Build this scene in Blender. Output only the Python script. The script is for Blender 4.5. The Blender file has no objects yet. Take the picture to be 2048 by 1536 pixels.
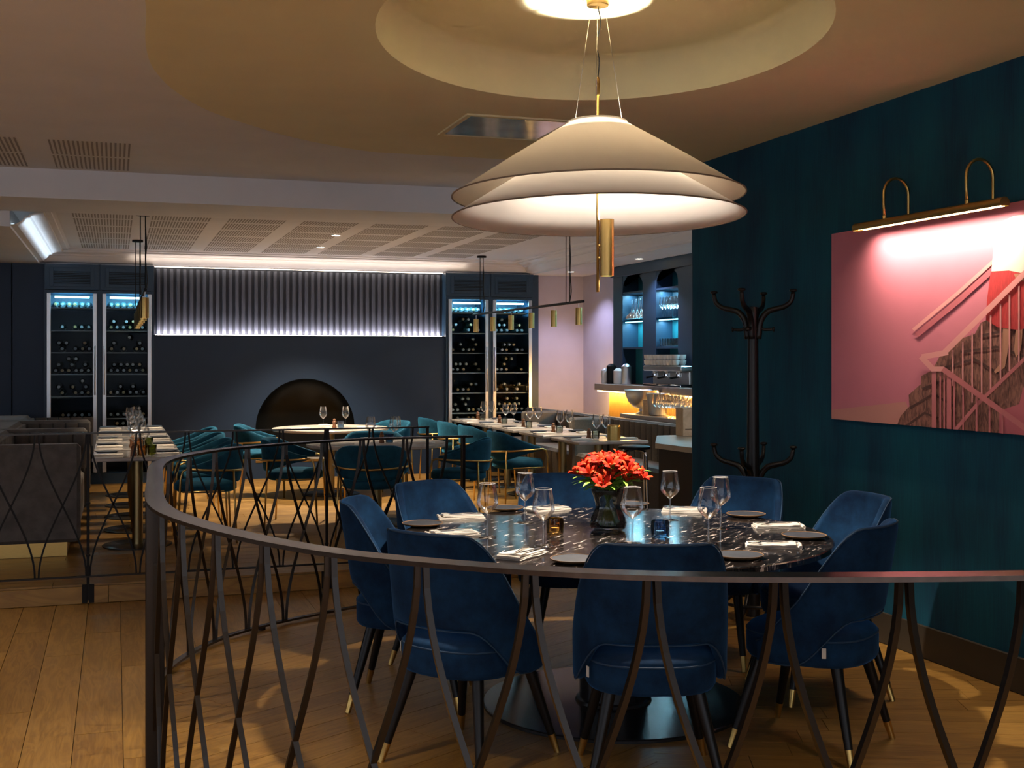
import bpy, bmesh, math, random
from mathutils import Vector, Matrix
random.seed(7)
R = math.radians
scene = bpy.context.scene
COL = scene.collection

# ------------------------------------------------------------------ camera
F_PX, HORIZON, CAM_H, YAW = 2400.0, 717.0, 1.53, R(18.3)
CS, SN = math.cos(YAW), math.sin(YAW)
cam_data = bpy.data.cameras.new('camera')
cam_data.sensor_width = 36.0
cam_data.lens = F_PX / 2048.0 * 36.0
cam_data.shift_y = -(768.0 - HORIZON) / 2048.0
cam_data.clip_start = 0.05
cam = bpy.data.objects.new('camera', cam_data)
cam.location = (0, 0, CAM_H)
cam.rotation_euler = (R(90), 0, -YAW)
COL.objects.link(cam)
scene.camera = cam

# ------------------------------------------------------------------ world and exposure
world = bpy.data.worlds.new('world')
scene.world = world
world.use_nodes = True
world.node_tree.nodes['Background'].inputs[0].default_value = (0.74, 0.82, 0.96, 1)
world.node_tree.nodes['Background'].inputs[1].default_value = 1.0
scene.view_settings.view_transform = 'Standard'
scene.view_settings.look = 'None'
scene.view_settings.exposure = 0.5
scene.view_settings.gamma = 1.0
scene.view_settings.use_curve_mapping = False
scene.cycles.max_bounces = 6
scene.cycles.use_adaptive_sampling = True
scene.cycles.adaptive_threshold = 0.12
scene.cycles.adaptive_min_samples = 20
scene.cycles.diffuse_bounces = 3
scene.cycles.glossy_bounces = 3
scene.cycles.transmission_bounces = 4
scene.cycles.transparent_max_bounces = 10
scene.cycles.caustics_reflective = False
scene.cycles.caustics_refractive = False

def light(name, kind, loc, energy, color, parent=None, rot=(0, 0, 0), **kw):
    d = bpy.data.lights.new(name, kind)
    d.energy = energy; d.color = color
    for k, v in kw.items():
        setattr(d, k, v)
    o = bpy.data.objects.new(name, d)
    o.location = loc; o.rotation_euler = rot
    if parent: o.parent = parent
    COL.objects.link(o)
    return o

# ------------------------------------------------------------------ plan helpers: a (lateral, forward) pair of the survey, turned into room axes
def RM(xc, yc, z=0.0):
    return Vector((CS * xc + SN * yc, -SN * xc + CS * yc, z))
def G(px, py, z):                       # survey point of known height
    d = (CAM_H - z) * F_PX / (py - HORIZON)
    return RM((px - 1024) / F_PX * d, d, z)
def ON_X(px, py, xw):                   # survey point on a wall plane x = xw
    r = (px - 1024) / F_PX
    d = xw / (r * CS + SN)
    return (d * (CS - SN * r), CAM_H - (py - HORIZON) / F_PX * d)

# ------------------------------------------------------------------ mesh helpers
class MB:
    def __init__(s):
        s.v, s.f, s.m = [], [], []
    def add(s, vs, fs, mi=0):
        o = len(s.v)
        s.v += [tuple(v) for v in vs]
        s.f += [tuple(i + o for i in f) for f in fs]
        s.m += [mi] * len(fs)
        return s
    def box(s, x0, x1, y0, y1, z0, z1, mi=0, M=None):
        vs = [Vector((x, y, z)) for z in (z0, z1) for x, y in ((x0, y0), (x1, y0), (x1, y1), (x0, y1))]
        if M: vs = [M @ v for v in vs]
        return s.add(vs, [(3, 2, 1, 0), (4, 5, 6, 7), (0, 1, 5, 4), (1, 2, 6, 5), (2, 3, 7, 6), (3, 0, 4, 7)], mi)
    def cbox(s, x0, x1, y0, y1, z0, z1, c=.004, mi=0, M=None):    # box with chamfered edges
        hx, hy, hz = (x1-x0)/2, (y1-y0)/2, (z1-z0)/2
        c = min(c, hx*.45, hy*.45, hz*.45)
        ctr = Vector(((x0+x1)/2, (y0+y1)/2, (z0+z1)/2))
        bm = bmesh.new()
        vs = []
        for sx in (-1, 1):
            for sy in (-1, 1):
                for sz in (-1, 1):
                    vs += [(sx*(hx-c), sy*(hy-c), sz*hz), (sx*(hx-c), sy*hy, sz*(hz-c)), (sx*hx, sy*(hy-c), sz*(hz-c))]
        for v in vs: bm.verts.new(Vector(v) + ctr)
        bmesh.ops.convex_hull(bm, input=bm.verts)
        bm.verts.index_update()
        pts = [v.co.copy() for v in bm.verts]
        if M: pts = [M @ p for p in pts]
        s.add(pts, [tuple(v.index for v in f.verts) for f in bm.faces], mi)
        bm.free()
        return s
    def prism(s, poly, z0, z1, mi=0):
        n = len(poly)
        vs = [(p[0], p[1], z0) for p in poly] + [(p[0], p[1], z1) for p in poly]
        fs = [tuple(range(n - 1, -1, -1)), tuple(range(n, 2 * n))] + [(i, (i + 1) % n, n + (i + 1) % n, n + i) for i in range(n)]
        return s.add(vs, fs, mi)
    def lathe(s, prof, n=24, c=(0, 0, 0), mi=0, M=None, sx=1, sy=1):
        vs, fs = [], []
        for r, z in prof:
            for k in range(n):
                a = 2 * math.pi * k / n
                vs.append(Vector((c[0] + r * sx * math.cos(a), c[1] + r * sy * math.sin(a), c[2] + z)))
        for j in range(len(prof) - 1):
            for k in range(n):
                k2 = (k + 1) % n
                fs.append((j*n + k, j*n + k2, (j+1)*n + k2, (j+1)*n + k))
        if prof[0][0] > 1e-6: fs.append(tuple(range(n - 1, -1, -1)))
        if prof[-1][0] > 1e-6: fs.append(tuple(range((len(prof)-1)*n, len(prof)*n)))
        if M: vs = [M @ v for v in vs]
        return s.add(vs, fs, mi)
    def shell(s, prof, n=24, c=(0, 0, 0), mi=0, M=None):            # open lathe, no caps
        k0 = len(s.f)
        s.lathe(prof, n, c, mi, M)
        keep = [(f, m) for f, m in zip(s.f[k0:], s.m[k0:]) if len(f) == 4]
        s.f[k0:] = [k[0] for k in keep]; s.m[k0:] = [k[1] for k in keep]
        return s
    def tube(s, pts, r, n=8, closed=False, mi=0, rect=None):
        pts = [Vector(p) for p in pts]
        N = len(pts)
        rs = r if isinstance(r, (list, tuple)) else [r] * N
        vs, fs = [], []
        up = None
        for i, p in enumerate(pts):
            if closed: t = pts[(i + 1) % N] - pts[i - 1]
            else: t = pts[min(i + 1, N - 1)] - pts[max(i - 1, 0)]
            t.normalize()
            if up is None:
                up = Vector((0, 0, 1)) if abs(t.z) < .9 else Vector((1, 0, 0))
            a = up - t * up.dot(t)
            if a.length < 1e-6: a = t.orthogonal()
            a.normalize(); b = t.cross(a); up = a
            if rect:
                for ca, cb in ((1, 1), (-1, 1), (-1, -1), (1, -1)):
                    vs.append(p + a * ca * rect[0] + b * cb * rect[1])
            else:
                for k in range(n):
                    an = 2 * math.pi * k / n
                    vs.append(p + (a * math.cos(an) + b * math.sin(an)) * rs[i])
        m = 4 if rect else n
        for i in range(N if closed else N - 1):
            j = (i + 1) % N
            for k in range(m):
                k2 = (k + 1) % m
                fs.append((i*m + k, i*m + k2, j*m + k2, j*m + k))
        if not closed:
            fs += [tuple(range(m - 1, -1, -1)), tuple(range((N-1)*m, N*m))]
        return s.add(vs, fs, mi)
    def band(s, pts, w, z0, z1, mi=0):                              # flat bar following a plan curve
        pts = [Vector((p[0], p[1])) for p in pts]
        vs, fs = [], []
        for i, p in enumerate(pts):
            t = (pts[min(i+1, len(pts)-1)] - pts[max(i-1, 0)]).normalized()
            nrm = Vector((-t.y, t.x))
            for q, z in ((p + nrm*w/2, z0), (p - nrm*w/2, z0), (p - nrm*w/2, z1), (p + nrm*w/2, z1)):
                vs.append((q.x, q.y, z))
        for i in range(len(pts) - 1):
            for k in range(4):
                k2 = (k + 1) % 4
                fs.append((i*4 + k, i*4 + k2, i*4 + 4 + k2, i*4 + 4 + k))
        n = len(pts)
        fs += [(3, 2, 1, 0), (n*4-4, n*4-3, n*4-2, n*4-1)]
        return s.add(vs, fs, mi)
    def quad(s, a, b, c, d, mi=0):
        return s.add([a, b, c, d], [(0, 1, 2, 3)], mi)
    def mesh(s, name, mats):
        me = bpy.data.meshes.new(name)
        me.from_pydata([tuple(v) for v in s.v], [], s.f)
        for m in (mats if isinstance(mats, (list, tuple)) else [mats]): me.materials.append(m)
        if any(s.m): me.polygons.foreach_set('material_index', s.m)
        bm = bmesh.new(); bm.from_mesh(me)
        bmesh.ops.recalc_face_normals(bm, faces=bm.faces); bm.to_mesh(me); bm.free()
        me.update()
        return me
    def build(s, name, mats, parent=None, smooth=0, loc=None, rz=0):
        return link(name, s.mesh(name, mats), parent, smooth, loc, rz)

def link(name, me, parent=None, smooth=0, loc=None, rz=0):
    o = bpy.data.objects.new(name, me)
    COL.objects.link(o)
    if parent: o.parent = parent
    if loc is not None: o.location = loc
    if rz: o.rotation_euler = (0, 0, rz)
    if smooth:
        me.polygons.foreach_set('use_smooth', [True] * len(me.polygons))
        if smooth != 180:
            try: me.set_sharp_from_angle(angle=R(smooth))
            except Exception: pass
    return o
def tag(o, label, cat, group=None, kind=None):
    o['label'] = label
    if cat: o['category'] = cat
    if group: o['group'] = group
    if kind: o['kind'] = kind
    return o
def struct(o, label=None):
    o['kind'] = 'structure'
    if label: o['label'] = label
    return o
def thing(name, label, cat, loc=(0, 0, 0), rz=0, group=None):
    o = bpy.data.objects.new(name, None)
    COL.objects.link(o)
    o.empty_display_size = .1
    o.location = loc; o.rotation_euler = (0, 0, rz)
    return tag(o, label, cat, group)
def copy_tree(o, parent=None):
    c = o.copy(); COL.objects.link(c); c.parent = parent
    for ch in [x for x in KIDS.get(o.name, [])]:
        copy_tree(ch, c)
    return c
KIDS = {}
def proto(o):                                                       # remember the children so copies stay quick
    def walk(p):
        KIDS[p.name] = list(p.children)
        for c in p.children: walk(c)
    walk(o)
    return o
def dup(o, loc, rz, label, group=None):
    c = copy_tree(o)
    c.location = loc; c.rotation_euler = (0, 0, rz)
    c['label'] = label
    if group: c['group'] = group
    return c
def fill_poly(outer, holes, z, name, mat, parent=None, axis='z'):
    bm = bmesh.new()
    for lp in [outer] + holes:
        vs = [bm.verts.new((p[0], p[1], z) if axis == 'z' else (p[0], z, p[1])) for p in lp]
        for i in range(len(vs)): bm.edges.new((vs[i], vs[(i+1) % len(vs)]))
    bmesh.ops.triangle_fill(bm, use_beauty=True, edges=bm.edges)
    me = bpy.data.meshes.new(name); bm.to_mesh(me); bm.free()
    me.materials.append(mat)
    return link(name, me, parent)
def spline(P, per=10):
    P = [Vector(p) for p in P]
    Q = [2*P[0]-P[1]] + P + [2*P[-1]-P[-2]]
    out = []
    for i in range(1, len(Q) - 2):
        for k in range(per):
            t = k / per
            a, b, c, d = Q[i-1], Q[i], Q[i+1], Q[i+2]
            out.append(.5*((2*b) + (c-a)*t + (2*a-5*b+4*c-d)*t*t + (3*b-a-3*c+d)*t**3))
    out.append(P[-1])
    return out
def sstep(a, b, x):
    t = max(0, min(1, (x - a) / (b - a)))
    return t*t*(3-2*t)

# ------------------------------------------------------------------ materials
MATS = {}
def nodes(name):
    m = bpy.data.materials.new(name); m.use_nodes = True
    MATS[name] = m
    return m, m.node_tree.nodes, m.node_tree.links, m.node_tree.nodes['Principled BSDF']
def setp(b, **kw):
    for k, v in kw.items():
        k = {'base': 'Base Color', 'rough': 'Roughness', 'metal': 'Metallic', 'trans': 'Transmission Weight', 'ior': 'IOR', 'spec': 'Specular IOR Level', 'coat': 'Coat Weight',
             'sheen': 'Sheen Weight', 'sheen_rough': 'Sheen Roughness', 'sheen_tint': 'Sheen Tint', 'emit': 'Emission Color', 'power': 'Emission Strength', 'sub': 'Subsurface Weight', 'alpha': 'Alpha', 'coat_rough': 'Coat Roughness'}[k]
        if isinstance(v, tuple) and len(v) == 3: v = v + (1,)
        b.inputs[k].default_value = v
def plain(name, base, rough=.5, noise=0, scale=40, bump=0, stretch=None, **kw):
    m, N, L, b = nodes(name)
    setp(b, base=base, rough=rough, **kw)
    if noise or bump:
        tc = N.new('ShaderNodeTexCoord'); mp = N.new('ShaderNodeMapping'); nz = N.new('ShaderNodeTexNoise')
        nz.inputs['Scale'].default_value = scale; nz.inputs['Detail'].default_value = 4
        if stretch: mp.inputs['Scale'].default_value = stretch
        L.new(tc.outputs['Object'], mp.inputs[0]); L.new(mp.outputs[0], nz.inputs['Vector'])
        if noise:
            cr = N.new('ShaderNodeValToRGB')
            lo = tuple(max(0, c*(1-noise)) for c in base) + (1,); hi = tuple(min(1, c*(1+noise)) for c in base) + (1,)
            cr.color_ramp.elements[0].color = lo; cr.color_ramp.elements[1].color = hi
            cr.color_ramp.elements[0].position = .3; cr.color_ramp.elements[1].position = .7
            L.new(nz.outputs[0], cr.inputs[0]); L.new(cr.outputs[0], b.inputs['Base Color'])
        if bump:
            bp = N.new('ShaderNodeBump'); bp.inputs['Strength'].default_value = bump; bp.inputs['Distance'].default_value = .002
            L.new(nz.outputs[0], bp.inputs['Height']); L.new(bp.outputs[0], b.inputs['Normal'])
    return m
def emis(name, col, power):
    m, N, L, b = nodes(name)
    setp(b, base=(0, 0, 0), emit=col, power=power)
    return m
def thin_glass(name, tint=(1, 1, 1), gloss=.9, rough=.02, edge=.9, base=0.0):
    m, N, L, b = nodes(name)
    N.remove(b)
    out = N['Material Output']
    tr = N.new('ShaderNodeBsdfTransparent'); gl = N.new('ShaderNodeBsdfGlossy'); mx = N.new('ShaderNodeMixShader'); fr = N.new('ShaderNodeFresnel'); ml = N.new('ShaderNodeMath')
    tr.inputs[0].default_value = tint + (1,); gl.inputs[0].default_value = (gloss,)*3 + (1,); gl.inputs['Roughness'].default_value = rough
    fr.inputs[0].default_value = 1.5; ml.operation = 'MULTIPLY_ADD'; ml.inputs[1].default_value = edge; ml.inputs[2].default_value = base
    L.new(fr.outputs[0], ml.inputs[0]); L.new(ml.outputs[0], mx.inputs[0]); L.new(tr.outputs[0], mx.inputs[1]); L.new(gl.outputs[0], mx.inputs[2]); L.new(mx.outputs[0], out.inputs[0])
    return m
def wood(name, lo, hi, rough=.38, sc=1.0):
    m, N, L, b = nodes(name)
    tc = N.new('ShaderNodeTexCoord'); gm = N.new('ShaderNodeNewGeometry'); oi = N.new('ShaderNodeObjectInfo')
    ad = N.new('ShaderNodeMath'); ad.operation = 'ADD'
    L.new(gm.outputs['Random Per Island'], ad.inputs[0]); L.new(oi.outputs['Random'], ad.inputs[1])
    off = N.new('ShaderNodeCombineXYZ'); L.new(ad.outputs[0], off.inputs[0]); L.new(ad.outputs[0], off.inputs[2])
    mul = N.new('ShaderNodeVectorMath'); mul.operation = 'SCALE'; mul.inputs['Scale'].default_value = 37.0; L.new(off.outputs[0], mul.inputs[0])
    av = N.new('ShaderNodeVectorMath'); L.new(tc.outputs['Object'], av.inputs[0]); L.new(mul.outputs[0], av.inputs[1])
    mp = N.new('ShaderNodeMapping'); mp.inputs['Scale'].default_value = (1.6*sc, 11*sc, 5); L.new(av.outputs[0], mp.inputs[0])
    n1 = N.new('ShaderNodeTexNoise'); n1.inputs['Scale'].default_value = 1.3; n1.inputs['Detail'].default_value = 3; n1.inputs['Distortion'].default_value = 1.2; L.new(mp.outputs[0], n1.inputs['Vector'])
    mp2 = N.new('ShaderNodeMapping'); mp2.inputs['Scale'].default_value = (5*sc, 150*sc, 9); L.new(av.outputs[0], mp2.inputs[0])
    n2 = N.new('ShaderNodeTexNoise'); n2.inputs['Scale'].default_value = 1.0; n2.inputs['Detail'].default_value = 5; L.new(mp2.outputs[0], n2.inputs['Vector'])
    wv = N.new('ShaderNodeMath'); wv.operation = 'MULTIPLY'; wv.inputs[1].default_value = 9.0; L.new(n1.outputs[0], wv.inputs[0])
    fr = N.new('ShaderNodeMath'); fr.operation = 'PINGPONG'; fr.inputs[1].default_value = 1.0; L.new(wv.outputs[0], fr.inputs[0])
    m1 = N.new('ShaderNodeMath'); m1.operation = 'MULTIPLY_ADD'; m1.inputs[1].default_value = .35; L.new(fr.outputs[0], m1.inputs[0])
    m2 = N.new('ShaderNodeMath'); m2.operation = 'MULTIPLY_ADD'; m2.inputs[1].default_value = .55; m2.inputs[2].default_value = -.02; L.new(n2.outputs[0], m2.inputs[0]); L.new(m2.outputs[0], m1.inputs[2])
    m3 = N.new('ShaderNodeMath'); m3.operation = 'FRACT'; L.new(ad.outputs[0], m3.inputs[0])
    m4 = N.new('ShaderNodeMath'); m4.operation = 'MULTIPLY_ADD'; m4.inputs[1].default_value = .28; L.new(m3.outputs[0], m4.inputs[0]); L.new(m1.outputs[0], m4.inputs[2])
    cr = N.new('ShaderNodeValToRGB'); cr.color_ramp.elements[0].color = lo + (1,); cr.color_ramp.elements[1].color = hi + (1,)
    cr.color_ramp.elements[0].position = .12; cr.color_ramp.elements[1].position = .95
    L.new(m4.outputs[0], cr.inputs[0]); L.new(cr.outputs[0], b.inputs['Base Color'])
    bp = N.new('ShaderNodeBump'); bp.inputs['Strength'].default_value = .12; bp.inputs['Distance'].default_value = .001
    L.new(n2.outputs[0], bp.inputs['Height']); L.new(bp.outputs[0], b.inputs['Normal'])
    setp(b, rough=rough)
    return m
def velvet(name, dark, lite, sheen):
    m, N, L, b = nodes(name)
    tc = N.new('ShaderNodeTexCoord'); nz = N.new('ShaderNodeTexNoise'); nz.inputs['Scale'].default_value = 9; nz.inputs['Detail'].default_value = 5; nz.inputs['Roughness'].default_value = .65
    L.new(tc.outputs['Object'], nz.inputs['Vector'])
    cr = N.new('ShaderNodeValToRGB'); cr.color_ramp.elements[0].color = dark + (1,); cr.color_ramp.elements[1].color = lite + (1,)
    cr.color_ramp.elements[0].position = .35; cr.color_ramp.elements[1].position = .7
    L.new(nz.outputs[0], cr.inputs[0]); L.new(cr.outputs[0], b.inputs['Base Color'])
    setp(b, rough=.9, sheen=sheen, sheen_rough=.35, sheen_tint=tuple(min(1, c*6) for c in lite), spec=.15)
    bp = N.new('ShaderNodeBump'); bp.inputs['Strength'].default_value = .25; bp.inputs['Distance'].default_value = .004
    L.new(nz.outputs[0], bp.inputs['Height']); L.new(bp.outputs[0], b.inputs['Normal'])
    return m

oak = wood('oak_planks', (.150, .068, .013), (.37, .200, .045))
oak_dark = wood('oak_underlay', (.03, .017, .008), (.05, .03, .014))
box_wood = wood('pine_box', (.45, .28, .14), (.70, .50, .30), .6, 2)
walnut = wood('walnut', (.10, .035, .012), (.22, .09, .035), .5, 6)
blue_velvet = velvet('blue_velvet', (.0034, .0155, .046), (.0075, .040, .105), .45)
teal_velvet = velvet('teal_velvet', (.006, .042, .075), (.014, .090, .145), .5)
grey_velvet = velvet('grey_velvet', (.085, .078, .074), (.14, .128, .118), .3)
taupe = plain('taupe_upholstery', (.13, .108, .085), .75, .12, 60, .2)
piping_blue = plain('blue_piping', (.008, .040, .095), .8)
brass = plain('brushed_brass', (.62, .40, .13), .32, .06, 30, 0, (1, 1, 20), metal=1.0)
brass_dark = plain('aged_brass', (.33, .24, .11), .38, metal=1.0)
brass_lamp = plain('lamp_brass', (.55, .36, .12), .36, metal=1.0)
chrome = plain('chrome', (.8, .8, .8), .08, metal=1.0)
steel = plain('brushed_steel', (.62, .63, .64), .35, metal=1.0)
cutlery_metal = plain('cutlery_steel', (.60, .57, .53), .2, metal=1.0)
black_wood = plain('black_lacquer', (.006, .005, .005), .34, spec=.3)
black_metal = plain('black_metal', (.008, .007, .007), .45, spec=.15)
rail_bronze = plain('dark_bronze_rail', (.085, .063, .052), .19, .15, 30, 0, metal=.85)
rod_bronze = plain('dark_bronze_rod', (.032, .026, .022), .26, metal=.8)
ceiling_paint = plain('ceiling_paint', (.78, .70, .43), .9, .03, 3)
ceiling_pale = plain('pale_ceiling_paint', (.75, .73, .72), .9, .03, 3)
coffer_white = plain('coffer_white', (.70, .68, .68), .8, .02, 3)
slot_dark = plain('slot_shadow', (.30, .27, .25), .95)
navy_paint = plain('navy_paint', (.008, .026, .062), .55, .05, 3)
navy_cab = plain('navy_cabinet_paint', (.016, .045, .085), .45, .05, 5)
navy_slat = plain('navy_slat', (.070, .078, .105), .5)
navy_back = plain('navy_slat_backing', (.020, .024, .036), .7)
lilac_wall = plain('lilac_plaster', (.52, .49, .60), .85, .04, 4)
niche_black = plain('black_satin_niche', (.006, .0065, .0065), .28, spec=.22)
baseboard_paint = plain('baseboard_paint', (.035, .028, .020), .45)
marble_pale = plain('pale_stone_top', (.46, .40, .34), .22, .14, 9)
marble_grey = plain('grey_glass_top', (.30, .28, .27), .10, .05, 12)
linen = plain('linen_napkin', (.62, .57, .51), .9, .04, 120, .25)
ceramic = plain('grey_blue_ceramic', (.045, .052, .066), .5, .15, 30, spec=.2)
ceramic_rim = plain('brown_ceramic_rim', (.22, .125, .06), .5, spec=.25)
def fabric():
    m, N, L, b = nodes('cream_lamp_fabric')
    N.remove(b)
    d = N.new('ShaderNodeBsdfDiffuse'); t = N.new('ShaderNodeBsdfTranslucent'); mx = N.new('ShaderNodeMixShader'); nz = N.new('ShaderNodeTexNoise'); cr = N.new('ShaderNodeValToRGB')
    nz.inputs['Scale'].default_value = 160
    cr.color_ramp.elements[0].color = (.84, .79, .73, 1); cr.color_ramp.elements[1].color = (.88, .84, .79, 1)
    L.new(nz.outputs[0], cr.inputs[0]); L.new(cr.outputs[0], d.inputs[0]); t.inputs[0].default_value = (.86, .80, .72, 1)
    mx.inputs[0].default_value = .50; L.new(d.outputs[0], mx.inputs[1]); L.new(t.outputs[0], mx.inputs[2]); L.new(mx.outputs[0], N['Material Output'].inputs[0])
    return m
lamp_fabric = fabric()
shade_rim = plain('shade_rim', (.20, .15, .11), .7)
leaf_green = plain('leaf_green', (.19, .40, .045), .45, .3, 30)
stem_green = plain('stem_green', (.14, .24, .04), .5)
petal_red = plain('petal_red', (.42, .013, .004), .7, .35, 50, spec=.15)
petal_pale = plain('petal_orange', (.55, .042, .010), .7, .3, 60, spec=.15)
white_cloth = plain('white_porcelain', (.75, .74, .72), .3)
white_tag = plain('white_tag', (.6, .58, .54), .8)
gold_panel = plain('gold_fluted_panel', (.52, .30, .07), .5)
cable_black = plain('black_cable', (.01, .01, .01), .6)
wire = plain('steel_wire', (.5, .46, .4), .3, metal=1.0)
bottle_dark = plain('dark_bottle_glass', (.012, .022, .020), .12)
capsule = plain('bottle_capsule', (.22, .24, .25), .35)
capsule_gold = plain('gold_capsule', (.30, .20, .08), .35)
led_white = emis('led_white', (1.0, .93, .88), 14)
led_warm = emis('led_warm', (1.0, .84, .68), 5)
led_amber = emis('led_amber', (1.0, .62, .22), 22)
led_cyan = emis('led_cyan', (.45, .90, 1.0), 9)
led_spot = emis('spot_lens', (1.0, .80, .52), 14)
led_down = emis('downlight_lens', (1.0, .86, .66), 30)
clear_glass = thin_glass('clear_glass', (.985, .985, .985), 1.0, .03, .75, .02)
stem_glass = thin_glass('stem_glass', (.95, .95, .95), 1.0, .06, .8, .16)
rim_glint = plain('rim_glint', (.75, .74, .72), .1, spec=.8)  # pale colour standing in for the bright highlight on glass rims
pane_glass = thin_glass('cabinet_pane', (.94, .98, 1.0), .8, .0, .06)
smoke_glass = thin_glass('smoked_vase_glass', (.70, .74, .72), .9, .02, .9)
amber_glass = thin_glass('amber_glass', (.78, .58, .26), .9, .08, .9)
blue_glass = thin_glass('blue_glass', (.34, .52, .68), .9, .08, .9)
green_glass = thin_glass('green_glass', (.50, .55, .20), .9, .08, .9)
bar_glass = thin_glass('bar_shelf_glass', (.75, .9, .95), .8, .05, .7)
mirror_tile = plain('mirror', (.55, .62, .66), .05, metal=1.0)
panel_metal = plain('polished_panel', (.62, .58, .55), .14, .3, 5, metal=1.0)
teal_back = plain('teal_bar_back', (.012, .16, .20), .5)

def marble_black():
    m, N, L, b = nodes('black_veined_marble')
    tc = N.new('ShaderNodeTexCoord'); rt = N.new('ShaderNodeMapping'); rt.inputs['Rotation'].default_value = (0, 0, R(-46)); mp = N.new('ShaderNodeMapping'); mp.inputs['Scale'].default_value = (2.6, 9.5, 1)
    L.new(tc.outputs['Object'], rt.inputs[0]); L.new(rt.outputs[0], mp.inputs[0])
    nz = N.new('ShaderNodeTexNoise'); nz.inputs['Scale'].default_value = 4; nz.inputs['Detail'].default_value = 9; nz.inputs['Roughness'].default_value = .68; nz.inputs['Distortion'].default_value = .5
    L.new(mp.outputs[0], nz.inputs['Vector'])
    cr = N.new('ShaderNodeValToRGB'); e = cr.color_ramp.elements
    e[0].position = .50; e[0].color = (.010, .008, .008, 1); e[1].position = .66; e[1].color = (.70, .62, .57, 1)
    x = e.new(.58); x.color = (.045, .038, .036, 1)
    L.new(nz.outputs[0], cr.inputs[0]); L.new(cr.outputs[0], b.inputs['Base Color'])
    setp(b, rough=.12, spec=.35)
    return m
black_marble = marble_black()
def wallpaper():
    m, N, L, b = nodes('teal_woven_wallpaper')
    tc = N.new('ShaderNodeTexCoord')
    mp = N.new('ShaderNodeMapping'); mp.inputs['Scale'].default_value = (1, 90, 4); L.new(tc.outputs['Object'], mp.inputs[0])
    n1 = N.new('ShaderNodeTexNoise'); n1.inputs['Scale'].default_value = 1.6; n1.inputs['Detail'].default_value = 5; L.new(mp.outputs[0], n1.inputs['Vector'])
    mp2 = N.new('ShaderNodeMapping'); mp2.inputs['Scale'].default_value = (1, 3.2, .9); L.new(tc.outputs['Object'], mp2.inputs[0])
    n2 = N.new('ShaderNodeTexNoise'); n2.inputs['Scale'].default_value = 1.2; n2.inputs['Detail'].default_value = 4; L.new(mp2.outputs[0], n2.inputs['Vector'])
    ad = N.new('ShaderNodeMath'); ad.operation = 'MULTIPLY_ADD'; ad.inputs[1].default_value = .45
    L.new(n1.outputs[0], ad.inputs[0]); L.new(n2.outputs[0], ad.inputs[2])
    cr = N.new('ShaderNodeValToRGB'); e = cr.color_ramp.elements
    e[0].position = .5; e[0].color = (.0060, .034, .072, 1); e[1].position = .95; e[1].color = (.0060, .086, .130, 1)
    L.new(ad.outputs[0], cr.inputs[0]); L.new(cr.outputs[0], b.inputs['Base Color'])
    bp = N.new('ShaderNodeBump'); bp.inputs['Strength'].default_value = .2; bp.inputs['Distance'].default_value = .001
    L.new(n1.outputs[0], bp.inputs['Height']); L.new(bp.outputs[0], b.inputs['Normal'])
    setp(b, rough=.8, spec=.2)
    return m
wall_paper = wallpaper()

# =================================================================== THE SETTING
PLAT, WALL_R, BACK, STEP_Y = .12, 3.92, 14.35, 7.97
Z_SOFFIT, Z_MAIN, Z_BEAM, Z_COFFER, Z_LOW = 2.907, 2.925, 2.71, 2.745, 2.585
TC = RM(.45, 5.33)                                   # centre of the big round table

# ---- the oval of the balustrade (also the edge of the inlaid floor)
OVAL = [(2.93, 3.62), (2.45, 3.12), (1.85, 2.80), (1.14, 2.68), (.31, 2.68), (-.28, 2.89), (-.65, 3.17), (-1.0, 3.60), (-1.23, 4.04), (-1.46, 4.79), (-1.66, 5.5),
        (-1.70, 5.95), (-1.62, 6.40), (-1.47, 6.72), (-1.22, 7.04), (-.88, 7.36), (-.27, 7.62)]
RAIL_PATH = [RM(p.x, p.y) for p in spline([Vector(p) for p in OVAL], 12)]
INSIDE = [(p.x, p.y) for p in RAIL_PATH] + [(3.3, 7.4), (3.9, 6.9), (3.9, 2.4)]

def hull2(pts):
    pts = sorted(set((round(a, 4), round(b, 4)) for a, b in pts))
    def half(ps):
        h = []
        for p in ps:
            while len(h) > 1 and (h[-1][0]-h[-2][0])*(p[1]-h[-2][1]) - (h[-1][1]-h[-2][1])*(p[0]-h[-2][0]) <= 0: h.pop()
            h.append(p)
        return h[:-1]
    return half(pts) + half(pts[::-1])
INSIDE = hull2(INSIDE)
def clip(poly, conv):
    for i in range(len(conv)):
        a, b = conv[i], conv[(i+1) % len(conv)]
        side = lambda p: (b[0]-a[0])*(p[1]-a[1]) - (b[1]-a[1])*(p[0]-a[0])
        out = []
        for k in range(len(poly)):
            p, q = poly[k], poly[(k+1) % len(poly)]
            sp, sq = side(p), side(q)
            if sp >= 0: out.append(p)
            if sp*sq < 0:
                t = sp/(sp-sq); out.append((p[0]+(q[0]-p[0])*t, p[1]+(q[1]-p[1])*t))
        poly = out
        if len(poly) < 3: return []
    return poly
def inside(p, conv):
    return all((b[0]-a[0])*(p[1]-a[1]) - (b[1]-a[1])*(p[0]-a[0]) >= 0 for a, b in zip(conv, conv[1:]+conv[:1]))
def area(poly):
    return abs(sum(a[0]*b[1]-b[0]*a[1] for a, b in zip(poly, poly[1:]+poly[:1])))/2
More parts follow.
